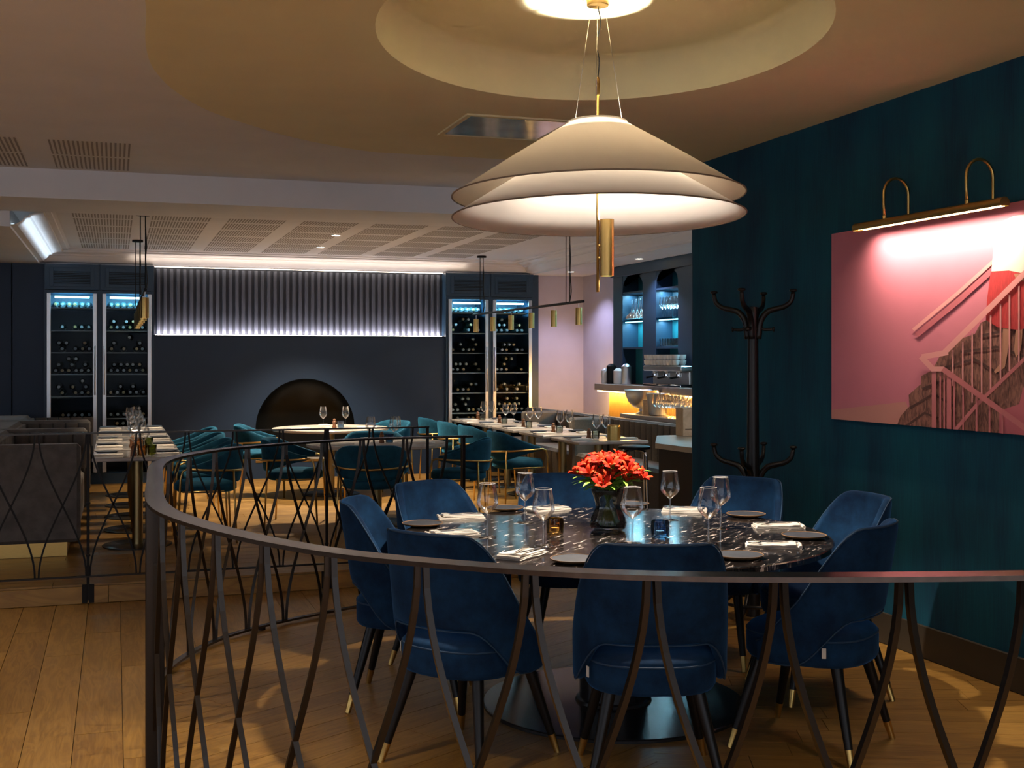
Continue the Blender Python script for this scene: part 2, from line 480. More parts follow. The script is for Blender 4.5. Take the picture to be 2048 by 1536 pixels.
def planks(region, ang, w, ztop, parent, lens=(1.1, 1.9), origin=(0, 0), skip=None, keep=None, thick=.011, joined=None):
    u = Vector((math.cos(ang), math.sin(ang))); n = Vector((-u.y, u.x)); o = Vector(origin)
    us = [(Vector(p)-o).dot(u) for p in region]; ns = [(Vector(p)-o).dot(n) for p in region]
    r = math.floor(min(ns)/w)
    while r*w < max(ns):
        t = min(us) - random.uniform(0, lens[1])
        while t < max(us):
            ln = random.uniform(*lens); g = .0014
            c4 = [o+u*(t+g)+n*(r*w+g), o+u*(t+ln-g)+n*(r*w+g), o+u*(t+ln-g)+n*(r*w+w-g), o+u*(t+g)+n*(r*w+w-g)]
            poly = clip([(p.x, p.y) for p in c4], region)
            t += ln
            if len(poly) < 3 or area(poly) < .004: continue
            if skip and all(inside(p, skip) for p in poly): continue
            ctr = Vector((sum(p[0] for p in poly)/len(poly), sum(p[1] for p in poly)/len(poly)))
            if keep is not None and not keep(ctr):
                joined.prism(poly, ztop-thick, ztop); continue
            loc = [((Vector(p)-ctr).dot(u), (Vector(p)-ctr).dot(n)) for p in poly]
            MB().prism(loc, -thick, 0).build('plank', oak, parent, 0, (ctr.x, ctr.y, ztop), ang)
        r += 1

floor = struct(MB().box(-6, 4.2, -3.5, STEP_Y, -.12, -.0125).build('floor', oak_dark), 'oak plank floor around and inside the curved balustrade')
planks([(-3.6, .2), (3.9, .2), (3.9, STEP_Y-.03), (-3.6, STEP_Y-.03)], R(90), .188, 0, floor, (1.4, 2.2), (.03, 0), skip=INSIDE)
near = MB()
planks([(-3.6, -3.4), (3.9, -3.4), (3.9, .2), (-3.6, .2)], R(90), .188, 0, floor, (1.4, 2.2), (.03, 0), keep=lambda c: False, joined=near)
no_ = near.build('planks_behind', oak, floor); no_['kind'] = 'stuff'
fan_l = YAW  # boards inside the oval meet in a chevron behind the table
dl = R(90) - (R(42) + YAW); dr = -R(96) + R(90) - YAW
dl = math.atan2(CS*math.cos(R(42)) - SN*math.sin(R(42)), CS*math.sin(R(42)) + SN*math.cos(R(42)))
dr = math.atan2(CS*math.cos(R(94)) - SN*math.sin(R(94)), CS*math.sin(R(94)) + SN*math.cos(R(94)))
seam = [RM(.6, 1), RM(.6, 9)]
left_half = clip(INSIDE, [(p.x, p.y) for p in (RM(.55, 0), RM(.55, 10), RM(-6, 10), RM(-6, 0))])
right_half = clip(INSIDE, [(p.x, p.y) for p in (RM(.55, 10), RM(.55, 0), RM(9, 0), RM(9, 10))])
planks(hull2(left_half), dl, .165, .0025, floor, (1.0, 1.8), (.05, .02))
planks(hull2(right_half), dr, .165, .0025, floor, (1.0, 1.8), (.02, .05))

plat = struct(MB().box(-6, 5.9, STEP_Y, 15.0, -.12, PLAT-.0125).build('floor_platform', oak_dark), 'raised oak plank floor of the back dining room')
rest = MB()
planks([(-3.2, STEP_Y-.02), (5.72, STEP_Y-.02), (5.72, 14.4), (-3.2, 14.4)], 0, .165, PLAT, plat, (1.4, 2.2), (0, STEP_Y-.022), keep=lambda c: c.y < 11.2, joined=rest)
ro = rest.build('planks_far', oak, plat); ro['kind'] = 'stuff'
x = -3.4
while x < 3.9:                                         # boards of the step riser
    x1 = min(x + random.uniform(1.3, 2.0), 3.9)
    MB().cbox(x+.001, x1-.001, STEP_Y-.035, STEP_Y-.021, .002, PLAT-.012, .002).build('riser_board', oak, plat)
    x = x1

# ---- ceilings
EDGE = [(-1.2, 3.4), (-1.30, 4.0), (-1.41, 4.61), (-1.58, 5.17), (-1.67, 5.52), (-1.715, 5.80), (-1.735, 6.17), (-1.69, 6.65), (-1.52, 7.14), (-1.31, 7.56), (-.97, 7.96), (-.5, 8.26), (-.1, 8.45), (.6, 8.62), (1.32, 8.68)]
EDGE = [RM(p.x, p.y) for p in spline([Vector(p) for p in EDGE], 6)]
EDGE = [Vector((-.15, -3.5, 0)), Vector((-.15, 2.4, 0))] + EDGE[4:]
soff_outer = [(p.x, p.y) for p in EDGE if p.x < WALL_R and p.y < 7.9 or p.y < 7] + [(WALL_R, 7.80), (WALL_R, -3.5)]
DC, DA, DB = (.378, 5.15), .955, 1.246
def dome_ring(k, n=72): return [RM(DC[0] + DA*k*math.cos(2*math.pi*i/n), DC[1] + DB*k*math.sin(2*math.pi*i/n)) for i in range(n)]
soffit = struct(fill_poly(soff_outer, [[(p.x, p.y) for p in dome_ring(1)]], Z_SOFFIT, 'ceiling', ceiling_paint), 'low brown ceiling with a curved edge over the round table')
mb = MB(); n = len(soff_outer)
mb.add([(p[0], p[1], Z_SOFFIT) for p in soff_outer] + [(p[0], p[1], Z_MAIN) for p in soff_outer], [(i, i+1, n+i+1, n+i) for i in range(n-1)])
mb.build('ceiling_edge', ceiling_paint, soffit, 40)
mb = MB()
rings = [(1, 0), (.995, .02), (.985, .10), (.972, .175), (.955, .208), (.925, .222)]
for k, dz in rings: mb.v += [(p.x, p.y, Z_SOFFIT+dz) for p in dome_ring(k)]
for j in range(len(rings)-1): mb.f += [(j*72+i, j*72+(i+1) % 72, (j+1)*72+(i+1) % 72, (j+1)*72+i) for i in range(72)]
mb.f.append(tuple(range((len(rings)-1)*72, len(rings)*72))); mb.m = [0]*len(mb.f)
mb.build('ceiling_dome', ceiling_paint, soffit, 40)
ceil2 = struct(fill_poly([(-6, -3.5), (WALL_R+.3, -3.5), (WALL_R+.3, 7.74), (5.9, 7.74), (5.9, 9.45), (-6, 9.45)], [[(p.x, p.y) for p in dome_ring(1.06)]], Z_MAIN, 'ceiling_main', ceiling_pale), 'pale main ceiling before the beam')
beam = struct(MB().box(-6, 5.9, 9.45, 10.36, Z_BEAM, 3.2).build('ceiling_beam', ceiling_pale), 'wide pale ceiling beam across the room')
coff = struct(MB().box(-6, 5.9, 10.36, 15.0, Z_COFFER, 3.2).build('ceiling_coffer', coffer_white), 'white coffered ceiling of the back room')
CX0, CX1 = -.80, 4.98
MB().box(-6, CX0, 10.36, 14.6, Z_LOW, Z_COFFER).build('ceiling_border', ceiling_pale, coff)
MB().box(CX1, 5.9, 8.2, 15.0, Z_LOW, Z_COFFER).build('ceiling_border', ceiling_pale, coff)
def crown(path_fn, name, parent):
    prof = [(0, Z_LOW), (.004, Z_LOW+.014), (.05, Z_LOW+.022), (.09, Z_LOW+.05), (.115, Z_LOW+.085), (.14, Z_LOW+.088), (.15, Z_LOW+.105), (.20, Z_LOW+.118), (.25, Z_LOW+.120), (.255, Z_LOW+.134), (.30, Z_LOW+.140), (.305, Z_LOW+.152), (.33, Z_COFFER-.001)]
    mb = MB()
    for o, z in prof:
        a, b = path_fn(o); mb.v += [(a[0], a[1], z), (b[0], b[1], z)]
    for j in range(len(prof)-1): mb.f.append((2*j, 2*j+1, 2*j+3, 2*j+2)); mb.m.append(0)
    return mb.build(name, coffer_white, parent, 20)
YB = BACK - .015
trim = bpy.data.objects.new('trim_1', None); COL.objects.link(trim); struct(trim, 'stepped white crown moulding around the coffered ceiling')
crown(lambda o: ((CX0+o, YB-o), (CX1-o, YB-o)), 'moulding', trim)
crown(lambda o: ((CX0+o, 10.36), (CX0+o, YB-o)), 'moulding', trim)
crown(lambda o: ((CX1-o, YB-o), (CX1-o, 8.2)), 'moulding', trim)
# slotted acoustic panels
def slot_mesh(cols, rows, pw, sl, gap):
    mb = MB()
    for r in range(rows):
        for c in range(cols):
            x = (c+.5)*pw/cols - pw/2; y = r*(sl+gap)
            mb.box(x-.0062, x+.0062, y, y+sl, -.0012, .004)
    return mb.mesh('slotted_panel', slot_dark)
sm = slot_mesh(20, 1, .50, .50, .1)
for i in range(8):
    for j in range(6):
        y0 = 10.46 + j*.6
        if y0 + .5 > 13.98 or -.06 + i*.645 > CX1-.55: continue
        o = link('slotted_panel', sm, coff, 0, (-.10 + i*.645, y0, Z_COFFER - .0004)); o['kind'] = 'stuff'
sm2 = slot_mesh(18, 2, .52, .56, .06)
for px in (-110, 0, 181):
    p = G(px, 300, Z_MAIN); o = link('slotted_panel', sm2, ceil2, 0, (p.x if px != 0 else p.x - .12, 8.18, Z_MAIN - .0004)); o['kind'] = 'stuff'
# polished access panel
p = G(1010, 255, Z_SOFFIT)
ap = thing('access_panel', 'square polished metal access panel in the brown ceiling', 'access panel', (p.x, p.y, Z_SOFFIT))
MB().box(-.30, .30, -.30, .30, -.006, .03).build('panel', panel_metal, ap)
mb = MB()
for a in ((-.33, .33, -.33, -.30), (-.33, .33, .30, .33), (-.33, -.30, -.30, .30), (.30, .33, -.30, .30)): mb.box(*a, -.010, .03)
mb.build('frame', ceiling_paint, ap)

# ---- walls
wr = struct(MB().box(WALL_R, WALL_R+.25, -3.5, 7.74, 0, Z_MAIN).build('wall_right', wall_paper), 'wall covered in dark teal woven wallpaper')
MB().box(WALL_R+.0, WALL_R+.25, 7.74, 7.752, 0, Z_MAIN).build('wall_end', navy_paint, wr)
struct(MB().cbox(WALL_R-.016, WALL_R, -3.5, 7.74, .003, .17, .004).build('baseboard_right', baseboard_paint), 'dark brown baseboard under the teal wall')
wb = bpy.data.objects.new('wall_back', None); COL.objects.link(wb); struct(wb, 'navy back wall with fluted band and arched black niche')
LX0, LX1, RX0, RX1 = -.75, .42, 3.86, 5.0
LEDGE = 1.80
nc, nr, nz0, nz1 = 0, .585, .33, .705
r_ = (610-1024)/F_PX; d_ = BACK/(CS - SN*r_); nc = d_*(r_*CS + SN)
arch = [(nc-nr, nz0), (nc+nr, nz0)] + [(nc+nr*math.cos(a), nz1+nr*math.sin(a)) for a in [math.pi*i/40 for i in range(41)]]
fill_poly([(LX1, 0), (RX0, 0), (RX0, LEDGE), (LX1, LEDGE)], [arch], BACK-.06, 'wall_panel', navy_paint, wb, 'y')
MB().box(LX1, RX0, BACK-.06, BACK+.10, LEDGE-.012, LEDGE-.001).build('ledge', navy_paint, wb)
mb = MB()                                              # hollow of the niche: half-round plan, domed head
NA, NV = 24, 12
def niche_pt(a, z):
    if z <= nz1: rr = nr; zz = z
    else:
        t = (z - nz1)/nr; rr = nr*math.sqrt(max(0, 1-t*t)); zz = z
    return (nc - rr*math.cos(a), BACK-.06 + rr*.62*math.sin(a), zz)
zs = [nz0, nz1] + [nz1 + nr*math.sin(math.pi/2*k/NV) for k in range(1, NV+1)]
for z in zs: mb.v += [niche_pt(math.pi*i/NA, z) for i in range(NA+1)]
for j in range(len(zs)-1): mb.f += [(j*(NA+1)+i, j*(NA+1)+i+1, (j+1)*(NA+1)+i+1, (j+1)*(NA+1)+i) for i in range(NA)]
mb.m = [0]*len(mb.f)
nich = mb.build('niche', niche_black, wb, 180)
fl = [niche_pt(math.pi*i/NA, nz0) for i in range(NA+1)]
MB().prism([(p[0], p[1]) for p in fl], nz0-.02, nz0).build('niche_floor', marble_pale, wb)
MB().box(nc-nr, nc+nr, BACK-.064, BACK-.052, nz0-.022, nz0+.004).build('niche_edge', brass, wb)
mb = MB().box(LX1, RX0, BACK+.10, BACK+.14, LEDGE-.02, Z_LOW+.05); mb.build('slat_backing', navy_back, wb)
ns = 46; pw = (RX0-LX1-.03)/ns
smesh = None
for i in range(ns):
    x = LX1 + .015 + pw*(i+.5)
    if smesh is None:
        prof = [(-.022, .0), (-.021, -.018), (-.012, -.028), (.012, -.028), (.021, -.018), (.022, 0)]
        smesh = MB().prism(prof, LEDGE+.001, Z_LOW-.02).mesh('slat', navy_slat)
    link('slat', smesh, wb, 0, (x, BACK+.10, 0))
MB().box(-6, LX0-.34, BACK-.02, BACK+.14, 0, Z_LOW).build('wall_panel', navy_paint, wb)
MB().box(LX0-.325, LX0, BACK-.05, BACK+.14, 0, Z_LOW).build('wall_panel', navy_paint, wb)
MB().box(RX1, 5.09, BACK-.03, BACK+.14, 0, Z_LOW).build('wall_panel', navy_cab, wb)
MB().box(-6, 5.9, BACK+.62, BACK+.70, 0, 2.7).build('wall_panel', navy_back, wb)
MB().box(LX1-.02, RX0+.02, BACK+.45, BACK+.50, 0, 2.7).build('wall_panel', navy_back, wb)
struct(MB().box(5.09, 5.9, BACK+.02, BACK+.14, 0, Z_LOW).build('wall_rear', lilac_wall), 'pale lilac wall beside the wine cabinets')
struct(MB().box(5.72, 5.9, 7.0, BACK+.02, 0, 3.0).build('wall_bar', lilac_wall), 'pale wall behind the bar')
wl = struct(MB().box(-6.1, -6, -3.5, 15, 0, .85).box(-6.1, -6, -3.5, 15, 2.45, 3.2).box(-6.1, -6, 8.6, 15, .85, 2.45).build('wall_left', navy_paint), 'dark side wall with a window band added to let cool light in')
for k in range(5):                                     # mullions of the unseen window band, added to let cool light in
    MB().box(-6.09, -6.01, -3.5 + 3.0*k, -3.42 + 3.0*k, .85, 2.45).build('added_window_mullion', navy_paint, wl)

# light strips of the back wall
ls = thing('light_strip', 'white light strip along the ledge under the fluted band', 'light strip', (0, 0, 0))
MB().box(LX1+.02, RX0-.02, BACK+.02, BACK+.055, LEDGE, LEDGE+.006).build('diffuser', led_white, ls)
light('ledge_light', 'AREA', ((LX1+RX0)/2, BACK+.040, LEDGE+.010), 20, (1, .88, .90), ls, (R(180-58), 0, 0), shape='RECTANGLE', size=RX0-LX1-.06, size_y=.03)
ls2 = thing('light_strip', 'warm light strip in the cove above the fluted band', 'light strip', (0, 0, 0))
MB().box(LX1+.01, RX0-.01, BACK+.02, BACK+.05, Z_LOW-.004, Z_LOW+.012).build('diffuser', led_warm, ls2)
light('cove_light', 'AREA', ((LX1+RX0)/2, BACK-.18, Z_LOW+.03), 1.3, (1, .82, .66), ls2, (R(180-25), 0, 0), shape='RECTANGLE', size=RX0-LX1+.5, size_y=.03)
ls3 = thing('light_strip', 'cool white light strip in the crown moulding over the booths', 'light strip', (0, 0, 0))
MB().box(CX0+.008, CX0+.03, 10.4, 14.2, Z_LOW+.024, Z_LOW+.030).build('diffuser', emis('led_cool', (.72, .88, 1.0), .6), ls3)
light('crown_light', 'AREA', (CX0+.14, 12.3, Z_LOW+.05), 1.6, (.66, .84, 1), ls3, (R(180), R(-30), 0), shape='RECTANGLE', size=.10, size_y=3.6)

# ---- ceiling downlights
def downlight(x, y, z, label, power, aim=(0, 0), cone=70, col=(1, .84, .64), lens=None, rad=.04, blend=.6):
    t = thing('downlight', label, 'downlight', (x, y, z), 0, 'recessed ceiling downlights')
    MB().lathe([(rad+.012, 0), (rad+.012, -.005), (rad, -.006), (rad, 0)], 20).build('ring', coffer_white, t, 30)
    MB().lathe([(0, -.003), (rad, -.003)], 20).build('lens', lens or led_down, t)
    light('downlight_beam', 'SPOT', (0, 0, -.02), power, col, t, (aim[0], aim[1], 0), spot_size=R(cone), spot_blend=blend, shadow_soft_size=.04)
    return t
for px, py, lb in ((672, 470, 'lit round downlight nearer the beam in the coffered ceiling'), (641, 494, 'lit round downlight nearer the crown moulding in the coffered ceiling')):
    p = G(px, py, Z_COFFER); downlight(p.x, p.y, Z_COFFER, lb, 330, cone=95)

# fill downlights added out of view to brighten the near floor
for x, y, pw, lb in ((-.75, 3.1, 170, 'added fill downlight in the pale ceiling over the near floor'), (-1.7, 5.6, 130, 'added fill downlight in the pale ceiling before the booths'), (-2.6, 2.2, 110, 'added fill downlight in the pale ceiling at the entrance side'), (-2.9, 7.6, 110, 'added fill downlight in the pale ceiling at the railing end')):
    downlight(x, y, Z_MAIN, lb, pw, cone=95)
for x, y, lb in ((2.9, 1.2, 'added fill downlight in the brown ceiling near the front of the teal wall'),):
    downlight(x, y, Z_SOFFIT, lb, 220, cone=100)  # lamp added out of view to brighten the floor by the wall

for y, lb in ((13.6, 'added fill downlight in the low ceiling by the lilac wall'), (11.6, 'added fill downlight in the low ceiling over the bar')):
    downlight(5.25, y, Z_LOW, lb, 34, cone=120, col=(.70, .68, 1))  # lilac lamps added to brighten and tint the wall by the bar

for x, y, lb in ((-2.0, .4, 'added fill downlight in the pale ceiling beside the viewer'), (.8, -.6, 'added fill downlight in the brown ceiling behind the viewer'), (2.6, -1.4, 'added fill downlight in the brown ceiling at the near end of the teal wall'), (-1.4, -2.0, 'added fill downlight in the pale ceiling far behind the viewer')):
    downlight(x, y, Z_SOFFIT if x > -.15 else Z_MAIN, lb, 260, cone=110)  # unseen lamps added so light bouncing off the floor lifts the ceiling

# =================================================================== BALUSTRADES
def arclen(path):
    s = [0]
    for a, b in zip(path, path[1:]): s.append(s[-1] + (Vector(b)-Vector(a)).length)
    return s
def at_len(path, S, t):
    t = max(0, min(S[-1]-1e-6, t))
    lo, hi = 0, len(S)-1
    while hi-lo > 1:
        m = (lo+hi)//2
        if S[m] <= t: lo = m
        else: hi = m
    k = (t-S[lo])/max(1e-9, S[hi]-S[lo])
    return Vector(path[lo]).lerp(Vector(path[hi]), k)
def balusters(path, S, first, step, z0, z1, parent, rect, mat):
    nn = int((S[-1]-first)/step)
    gap = .011
    for k in range(nn+1):
        for sg in (1, -1):
            j = k + sg
            if j < 0 or j > nn: continue
            pts = []
            for i in range(19):
                u = i/18
                s = u*u*(3-2*u); s = .35*s + .65*(3*s*s-2*s*s*s)*1.0 if False else s
                L_ = first + step*k + sg*gap + (sg*step - 2*sg*gap)*s
                q = at_len(path, S, L_); pts.append((q.x, q.y, z1 + (z0-z1)*u))
            MB().tube(pts, .007, 6, rect=rect).build('baluster', mat, parent)
Z_RAIL = 1.045
mid = []
for i, p in enumerate(RAIL_PATH):
    t = (RAIL_PATH[min(i+1, len(RAIL_PATH)-1)] - RAIL_PATH[max(i-1, 0)]).normalized()
    mid.append(Vector((p.x + t.y*.034, p.y - t.x*.034, 0)))
S1 = arclen(mid)
bal = thing('balustrade', 'curved dark bronze balustrade sweeping around the big round table', 'railing', (0, 0, 0))
MB().band(mid, .066, Z_RAIL-.012, Z_RAIL).build('handrail', rail_bronze, bal)
MB().band(mid, .034, .018, .030).build('bottom_rail', rail_bronze, bal)
balusters(mid, S1, .062, .2835, .030, Z_RAIL-.012, bal, (.0075, .0075), rod_bronze)
def near_index(path, q):
    return min(range(len(path)), key=lambda i: (Vector((path[i].x, path[i].y)) - q).length)
def post(parent, path, i, z0, z1, w=.062, t=.014, mat=None):
    p = path[i]; d = (path[min(i+1, len(path)-1)] - path[max(i-1, 0)]).normalized()
    o = MB().cbox(-t/2, t/2, -w/2, w/2, z0, z1, .002).build('post', mat or rod_bronze, parent, 0, (p.x, p.y, 0), math.atan2(d.y, d.x))
    return o
for q in (RM(-1.28, 4.22),):
    i = near_index(mid, Vector((q.x, q.y)))
    for k in (i-1, i+1):
        po = post(bal, mid, k, .0, Z_RAIL-.012)
    for z in (.25, .55, .85):
        MB().lathe([(.006, 0), (.006, .004), (.003, .007), (0, .007)], 10, M=Matrix.Rotation(R(90), 4, 'X')).build('bolt', black_metal, po, 30, (0, -.031, z))
post(bal, mid, len(mid)-2, 0, Z_RAIL-.012, .04, .02)
post(bal, mid, 1, 0, Z_RAIL-.012, .04, .02)
i = near_index(mid, Vector((RM(-1.45, 6.7).x, RM(-1.45, 6.7).y)))
for k in range(8, len(mid)-6, 30):
    post(bal, mid, k, 0, .019, .03, .03)

RY, RZ0, RZ1 = STEP_Y-.028, PLAT+.055, 1.068
path2 = [Vector((-3.3 + .1*k, RY, 0)) for k in range(54)]
path2 = [p for p in path2 if p.x <= 2.03]; path2.append(Vector((2.03, RY, 0)))
S2 = arclen(path2)
rl2 = thing('railing', 'straight black metal railing along the edge of the raised floor', 'railing', (0, 0, 0))
MB().band(path2, .030, RZ1-.010, RZ1).build('handrail', rod_bronze, rl2)
MB().band(path2, .022, RZ0-.010, RZ0).build('bottom_rail', rod_bronze, rl2)
step2 = .2985
pb = G(178, 1160, .1); first2 = (pb.x+3.3) % step2
balusters(path2, S2, first2, step2, RZ0, RZ1-.010, rl2, (.0055, .0055), black_metal)
for x in (pb.x, pb.x-2.0*step2*4, pb.x + step2*5, 2.02):
    po = MB().cbox(-.009, .009, -.009, .009, .02, RZ1-.01, .002).build('post', black_metal, rl2, 0, (x, RY, 0))
    for s in (-1, 1):
        br = MB().cbox(-.016, .016, -.006, .006, .0, .115, .002).build('bracket', black_metal, po, 0, (s*.020, -.004, .006))
    for z in (RZ0+.12, .62):
        MB().lathe([(.014, 0), (.014, .012), (0, .012)], 10).build('collar', black_metal, po, 30, (0, 0, z))

# =================================================================== BIG ROUND TABLE AND CHAIRS
tb = thing('round_table', 'large round black marble dining table under the cream lamp', 'table', (TC.x, TC.y, 0))
MB().lathe([(0, .722), (.935, .722), (.95, .727), (.95, .746), (.945, .75), (0, .75)], 96).build('tabletop', black_marble, tb, 30)
MB().lathe([(.58, .003), (.58, .014), (.575, .018), (.17, .018), (.165, .03), (.15, .035), (.15, .70), (.30, .712), (.30, .722), (0, .722)], 72).build('pedestal', plain('black_table_base', (.018, .016, .017), .22), tb, 30)

def shell_mesh(name, mat, thm, NU, NV, plan, zt, zb, lean, thick):
    bm = bmesh.new(); grid = []
    for i in range(NU+1):
        u = -1 + 2*i/NU; th = thm*u; row = []
        for j in range(NV+1):
            v = j/NV; z = zb(abs(u)) + (zt(abs(u))-zb(abs(u)))*v
            x, y = plan(th)
            y -= lean*max(0, z-.42)*max(0, math.cos(th)); x *= 1 + .05*(z-.45)
            row.append(bm.verts.new((x, y, z)))
        grid.append(row)
    for i in range(NU):
        for j in range(NV): bm.faces.new((grid[i][j], grid[i+1][j], grid[i+1][j+1], grid[i][j+1]))
    bmesh.ops.recalc_face_normals(bm, faces=bm.faces)
    c = Vector((0, 0, .6)); f = bm.faces[len(bm.faces)//2]
    if (f.calc_center_median() - c).dot(f.normal) < 0: bmesh.ops.reverse_faces(bm, faces=bm.faces)
    edge = [tuple(grid[i][NV].co) for i in range(NU+1)]
    low = [tuple(grid[i][0].co) for i in range(NU+1)]
    bmesh.ops.solidify(bm, geom=bm.faces, thickness=thick)
    bmesh.ops.recalc_face_normals(bm, faces=bm.faces)
    me = bpy.data.meshes.new(name); bm.to_mesh(me); bm.free(); me.materials.append(mat)
    return me, edge, low
def super_puck(a, b, rings, p=2.6, n=36):
    mb = MB(); vs = []
    for k, z in rings:
        for i in range(n):
            an = 2*math.pi*i/n; c, s = math.cos(an), math.sin(an)
            vs.append((a*k*math.copysign(abs(c)**(2/p), c), b*k*math.copysign(abs(s)**(2/p), s), z))
    fs = [(j*n+i, j*n+(i+1) % n, (j+1)*n+(i+1) % n, (j+1)*n+i) for j in range(len(rings)-1) for i in range(n)]
    fs += [tuple(range(n-1, -1, -1)), tuple(range((len(rings)-1)*n, len(rings)*n))]
    return mb.add(vs, fs)
def sgnpow(v, p): return math.copysign(abs(v)**p, v)
def make_velvet_chair():
    t = thing('dining_chair', '', 'chair', (0, 0, 0), 0, 'blue velvet chairs around the marble table')
    me, edge, low = shell_mesh('backrest', blue_velvet, R(118), 34, 7, lambda th: (.278*sgnpow(math.sin(th), .78), -.245*sgnpow(math.cos(th), .8)),
        lambda a: .895 - .455*sstep(.30, 1.0, a) + .0*a, lambda a: .535 - .175*sstep(.28, .76, a), .17, .042)
    o = link('backrest', me, t, 180)
    sub = o.modifiers.new('round', 'SUBSURF'); sub.levels = 1; sub.render_levels = 2
    off = lambda P, k, dz=0: [(p[0]*k, p[1]*k, p[2]+dz) for p in P]
    MB().tube(off(edge, .978, -.0035), .0032, 6).build('piping', piping_blue, o, 180)
    MB().tube(off(low, .978, .0035), .0032, 6).build('piping', piping_blue, o, 180)
    s = super_puck(.238, .245, [(.84, .355), (.96, .358), (.995, .372), (1, .40), (1, .445), (.985, .462), (.95, .474), (.85, .483), (.55, .490), (.2, .492)]).build('seat', blue_velvet, t, 180)
    ring = [(.238*.992*sgnpow(math.cos(2*math.pi*i/40), 2/2.6), .245*.992*sgnpow(math.sin(2*math.pi*i/40), 2/2.6), .458) for i in range(40)]
    MB().tube(ring, .0035, 6, closed=True).build('piping', piping_blue, s, 180)
    MB().box(-.0015, .0015, -.008, .008, -.019, .019).build('label_tag', white_tag, s, 0, (-.232, -.135, .42), R(25))
    for sx in (-1, 1):
        for sy in (-1, 1):
            a, b = Vector((sx*.155, sy*.155, .362)), Vector((sx*.238, sy*.245, 0))
            k = a.lerp(b, .80)
            lg = MB().tube([a, k], [.0235, .0155], 12).build('leg', black_wood, t, 40)
            MB().tube([k, k.lerp(b, .96), b], [.0158, .0120, .0125], 12).build('ferrule', brass, lg, 40)
    return t
vc = make_velvet_chair()
def chair_at(o, ang, rad, turn=0):
    """ang in the survey frame, 0 = lateral, 90 = away"""
    p = RM(.45 + rad*math.cos(R(ang)), 5.33 + rad*math.sin(R(ang)))
    d = Vector((TC.x, TC.y, 0)) - p
    o.location = (p.x, p.y, .0025); o.rotation_euler = (0, 0, math.atan2(d.y, d.x) - R(90) + R(turn))
spec = [(-87, .95, -3, 'blue velvet dining chair nearest the front rail, its back to the viewer'),
        (230, .95, 4, 'blue velvet dining chair seen from behind, beside the napkin just above the handrail'),
        (176, .90, 0, 'blue velvet dining chair beside the curved rail, next to the tall wine glass'),
        (137, .98, 0, 'blue velvet dining chair at the far edge, whose full inner back shows behind a napkin'),
        (98, 1.02, 0, 'blue velvet dining chair directly behind the red flowers'),
        (53, 1.06, 0, 'blue velvet dining chair right in front of the black coat stand'),
        (12, .98, 0, 'blue velvet dining chair closest to the teal wall, behind its overlapping neighbour'),
        (-37, .93, 2, 'blue velvet dining chair overlapping the one by the teal wall, seat side showing')]
proto(vc)
for i, (a, rr, tn, lb) in enumerate(spec):
    o = vc if i == 0 else dup(vc, (0, 0, 0), 0, lb)
    o['label'] = lb
    chair_at(o, a, rr, tn)

# ---- table setting
ZT = .75
def wine_glass(loc, label, group=None, parts=True, s=1.0):
    t = thing('wine_glass', label, 'wine glass', loc, random.uniform(0, 6), group)
    MB().shell([(.0045, .095), (.012, .101), (.030, .116), (.043, .134), (.0438, .142), (.040, .170), (.0325, .218), (.0318, .219)], 28).build('bowl', clear_glass, t, 180)
    MB().tube([(.0322*math.cos(2*math.pi*i/28), .0322*math.sin(2*math.pi*i/28), .2185) for i in range(28)], .0007, 4, closed=True).build('rim', rim_glint, t, 180)  # pale ring imitates the highlight along the rim
    MB().shell([(.0045, .006), (.0042, .02), (.0042, .085), (.0052, .096), (.003, .1)], 10).build('stem', stem_glass, t, 180)
    MB().shell([(0.0005, .0075), (.006, .0065), (.020, .0028), (.037, .0015), (.0375, .0005)], 28).build('foot', stem_glass, t, 180)
    if s != 1: t.scale = (s, s, s)
    return t
gl = [(975, 1075, 'empty wine glass on the blue reflection of the marble table'), (1050, 1045, 'empty wine glass standing farthest back, before the tub chairs'), (1087, 1091, 'empty wine glass beside the amber votive'),
      (1265, 1086, 'empty wine glass right in front of the flower vase'), (1340, 1040, 'empty wine glass standing before the dark counter side'), (1417, 1087, 'near one of the two overlapping wine glasses by the stacked plates'), (1441, 1057, 'rear one of the two overlapping wine glasses by the stacked plates')]
for px, py, lb in gl:
    p = G(px, py, ZT); wine_glass((p.x, p.y, ZT), lb, 'wine glasses on the marble table', s=1.08)
def make_plate(loc, label):
    t = thing('side_plate', label, 'plate', loc, 0, 'side plates on the marble table')
    MB().shell([(.050, .0005), (.062, .002), (.090, .009), (.0965, .0150), (.0960, .0165), (.0925, .0165), (.0915, .0145)], 40).build('rim', ceramic_rim, t, 50)
    MB().lathe([(.0918, .0146), (.086, .0128), (.070, .0122), (0, .0120)], 40).build('well', ceramic, t, 50)
pl = [(845, 1052, 'grey side plate with brown rim beside the chair by the curved rail'), (1010, 1020, 'grey side plate with brown rim at the far edge near the tub chairs'), (1492, 1033, 'grey side plate with brown rim before the chair at the coat stand'),
      (1608, 1076, 'grey side plate with brown rim nearest the teal wall'), (1478, 1116, 'grey side plate with brown rim partly hidden by the front chair back'), (1150, 1124, 'grey side plate with brown rim reflecting a warm spot above the rail'), (1262, 1012, 'grey side plate with brown rim behind the flower vase')]
for px, py, lb in pl:
    p = G(px, py, ZT); make_plate((p.x, p.y, ZT), lb)
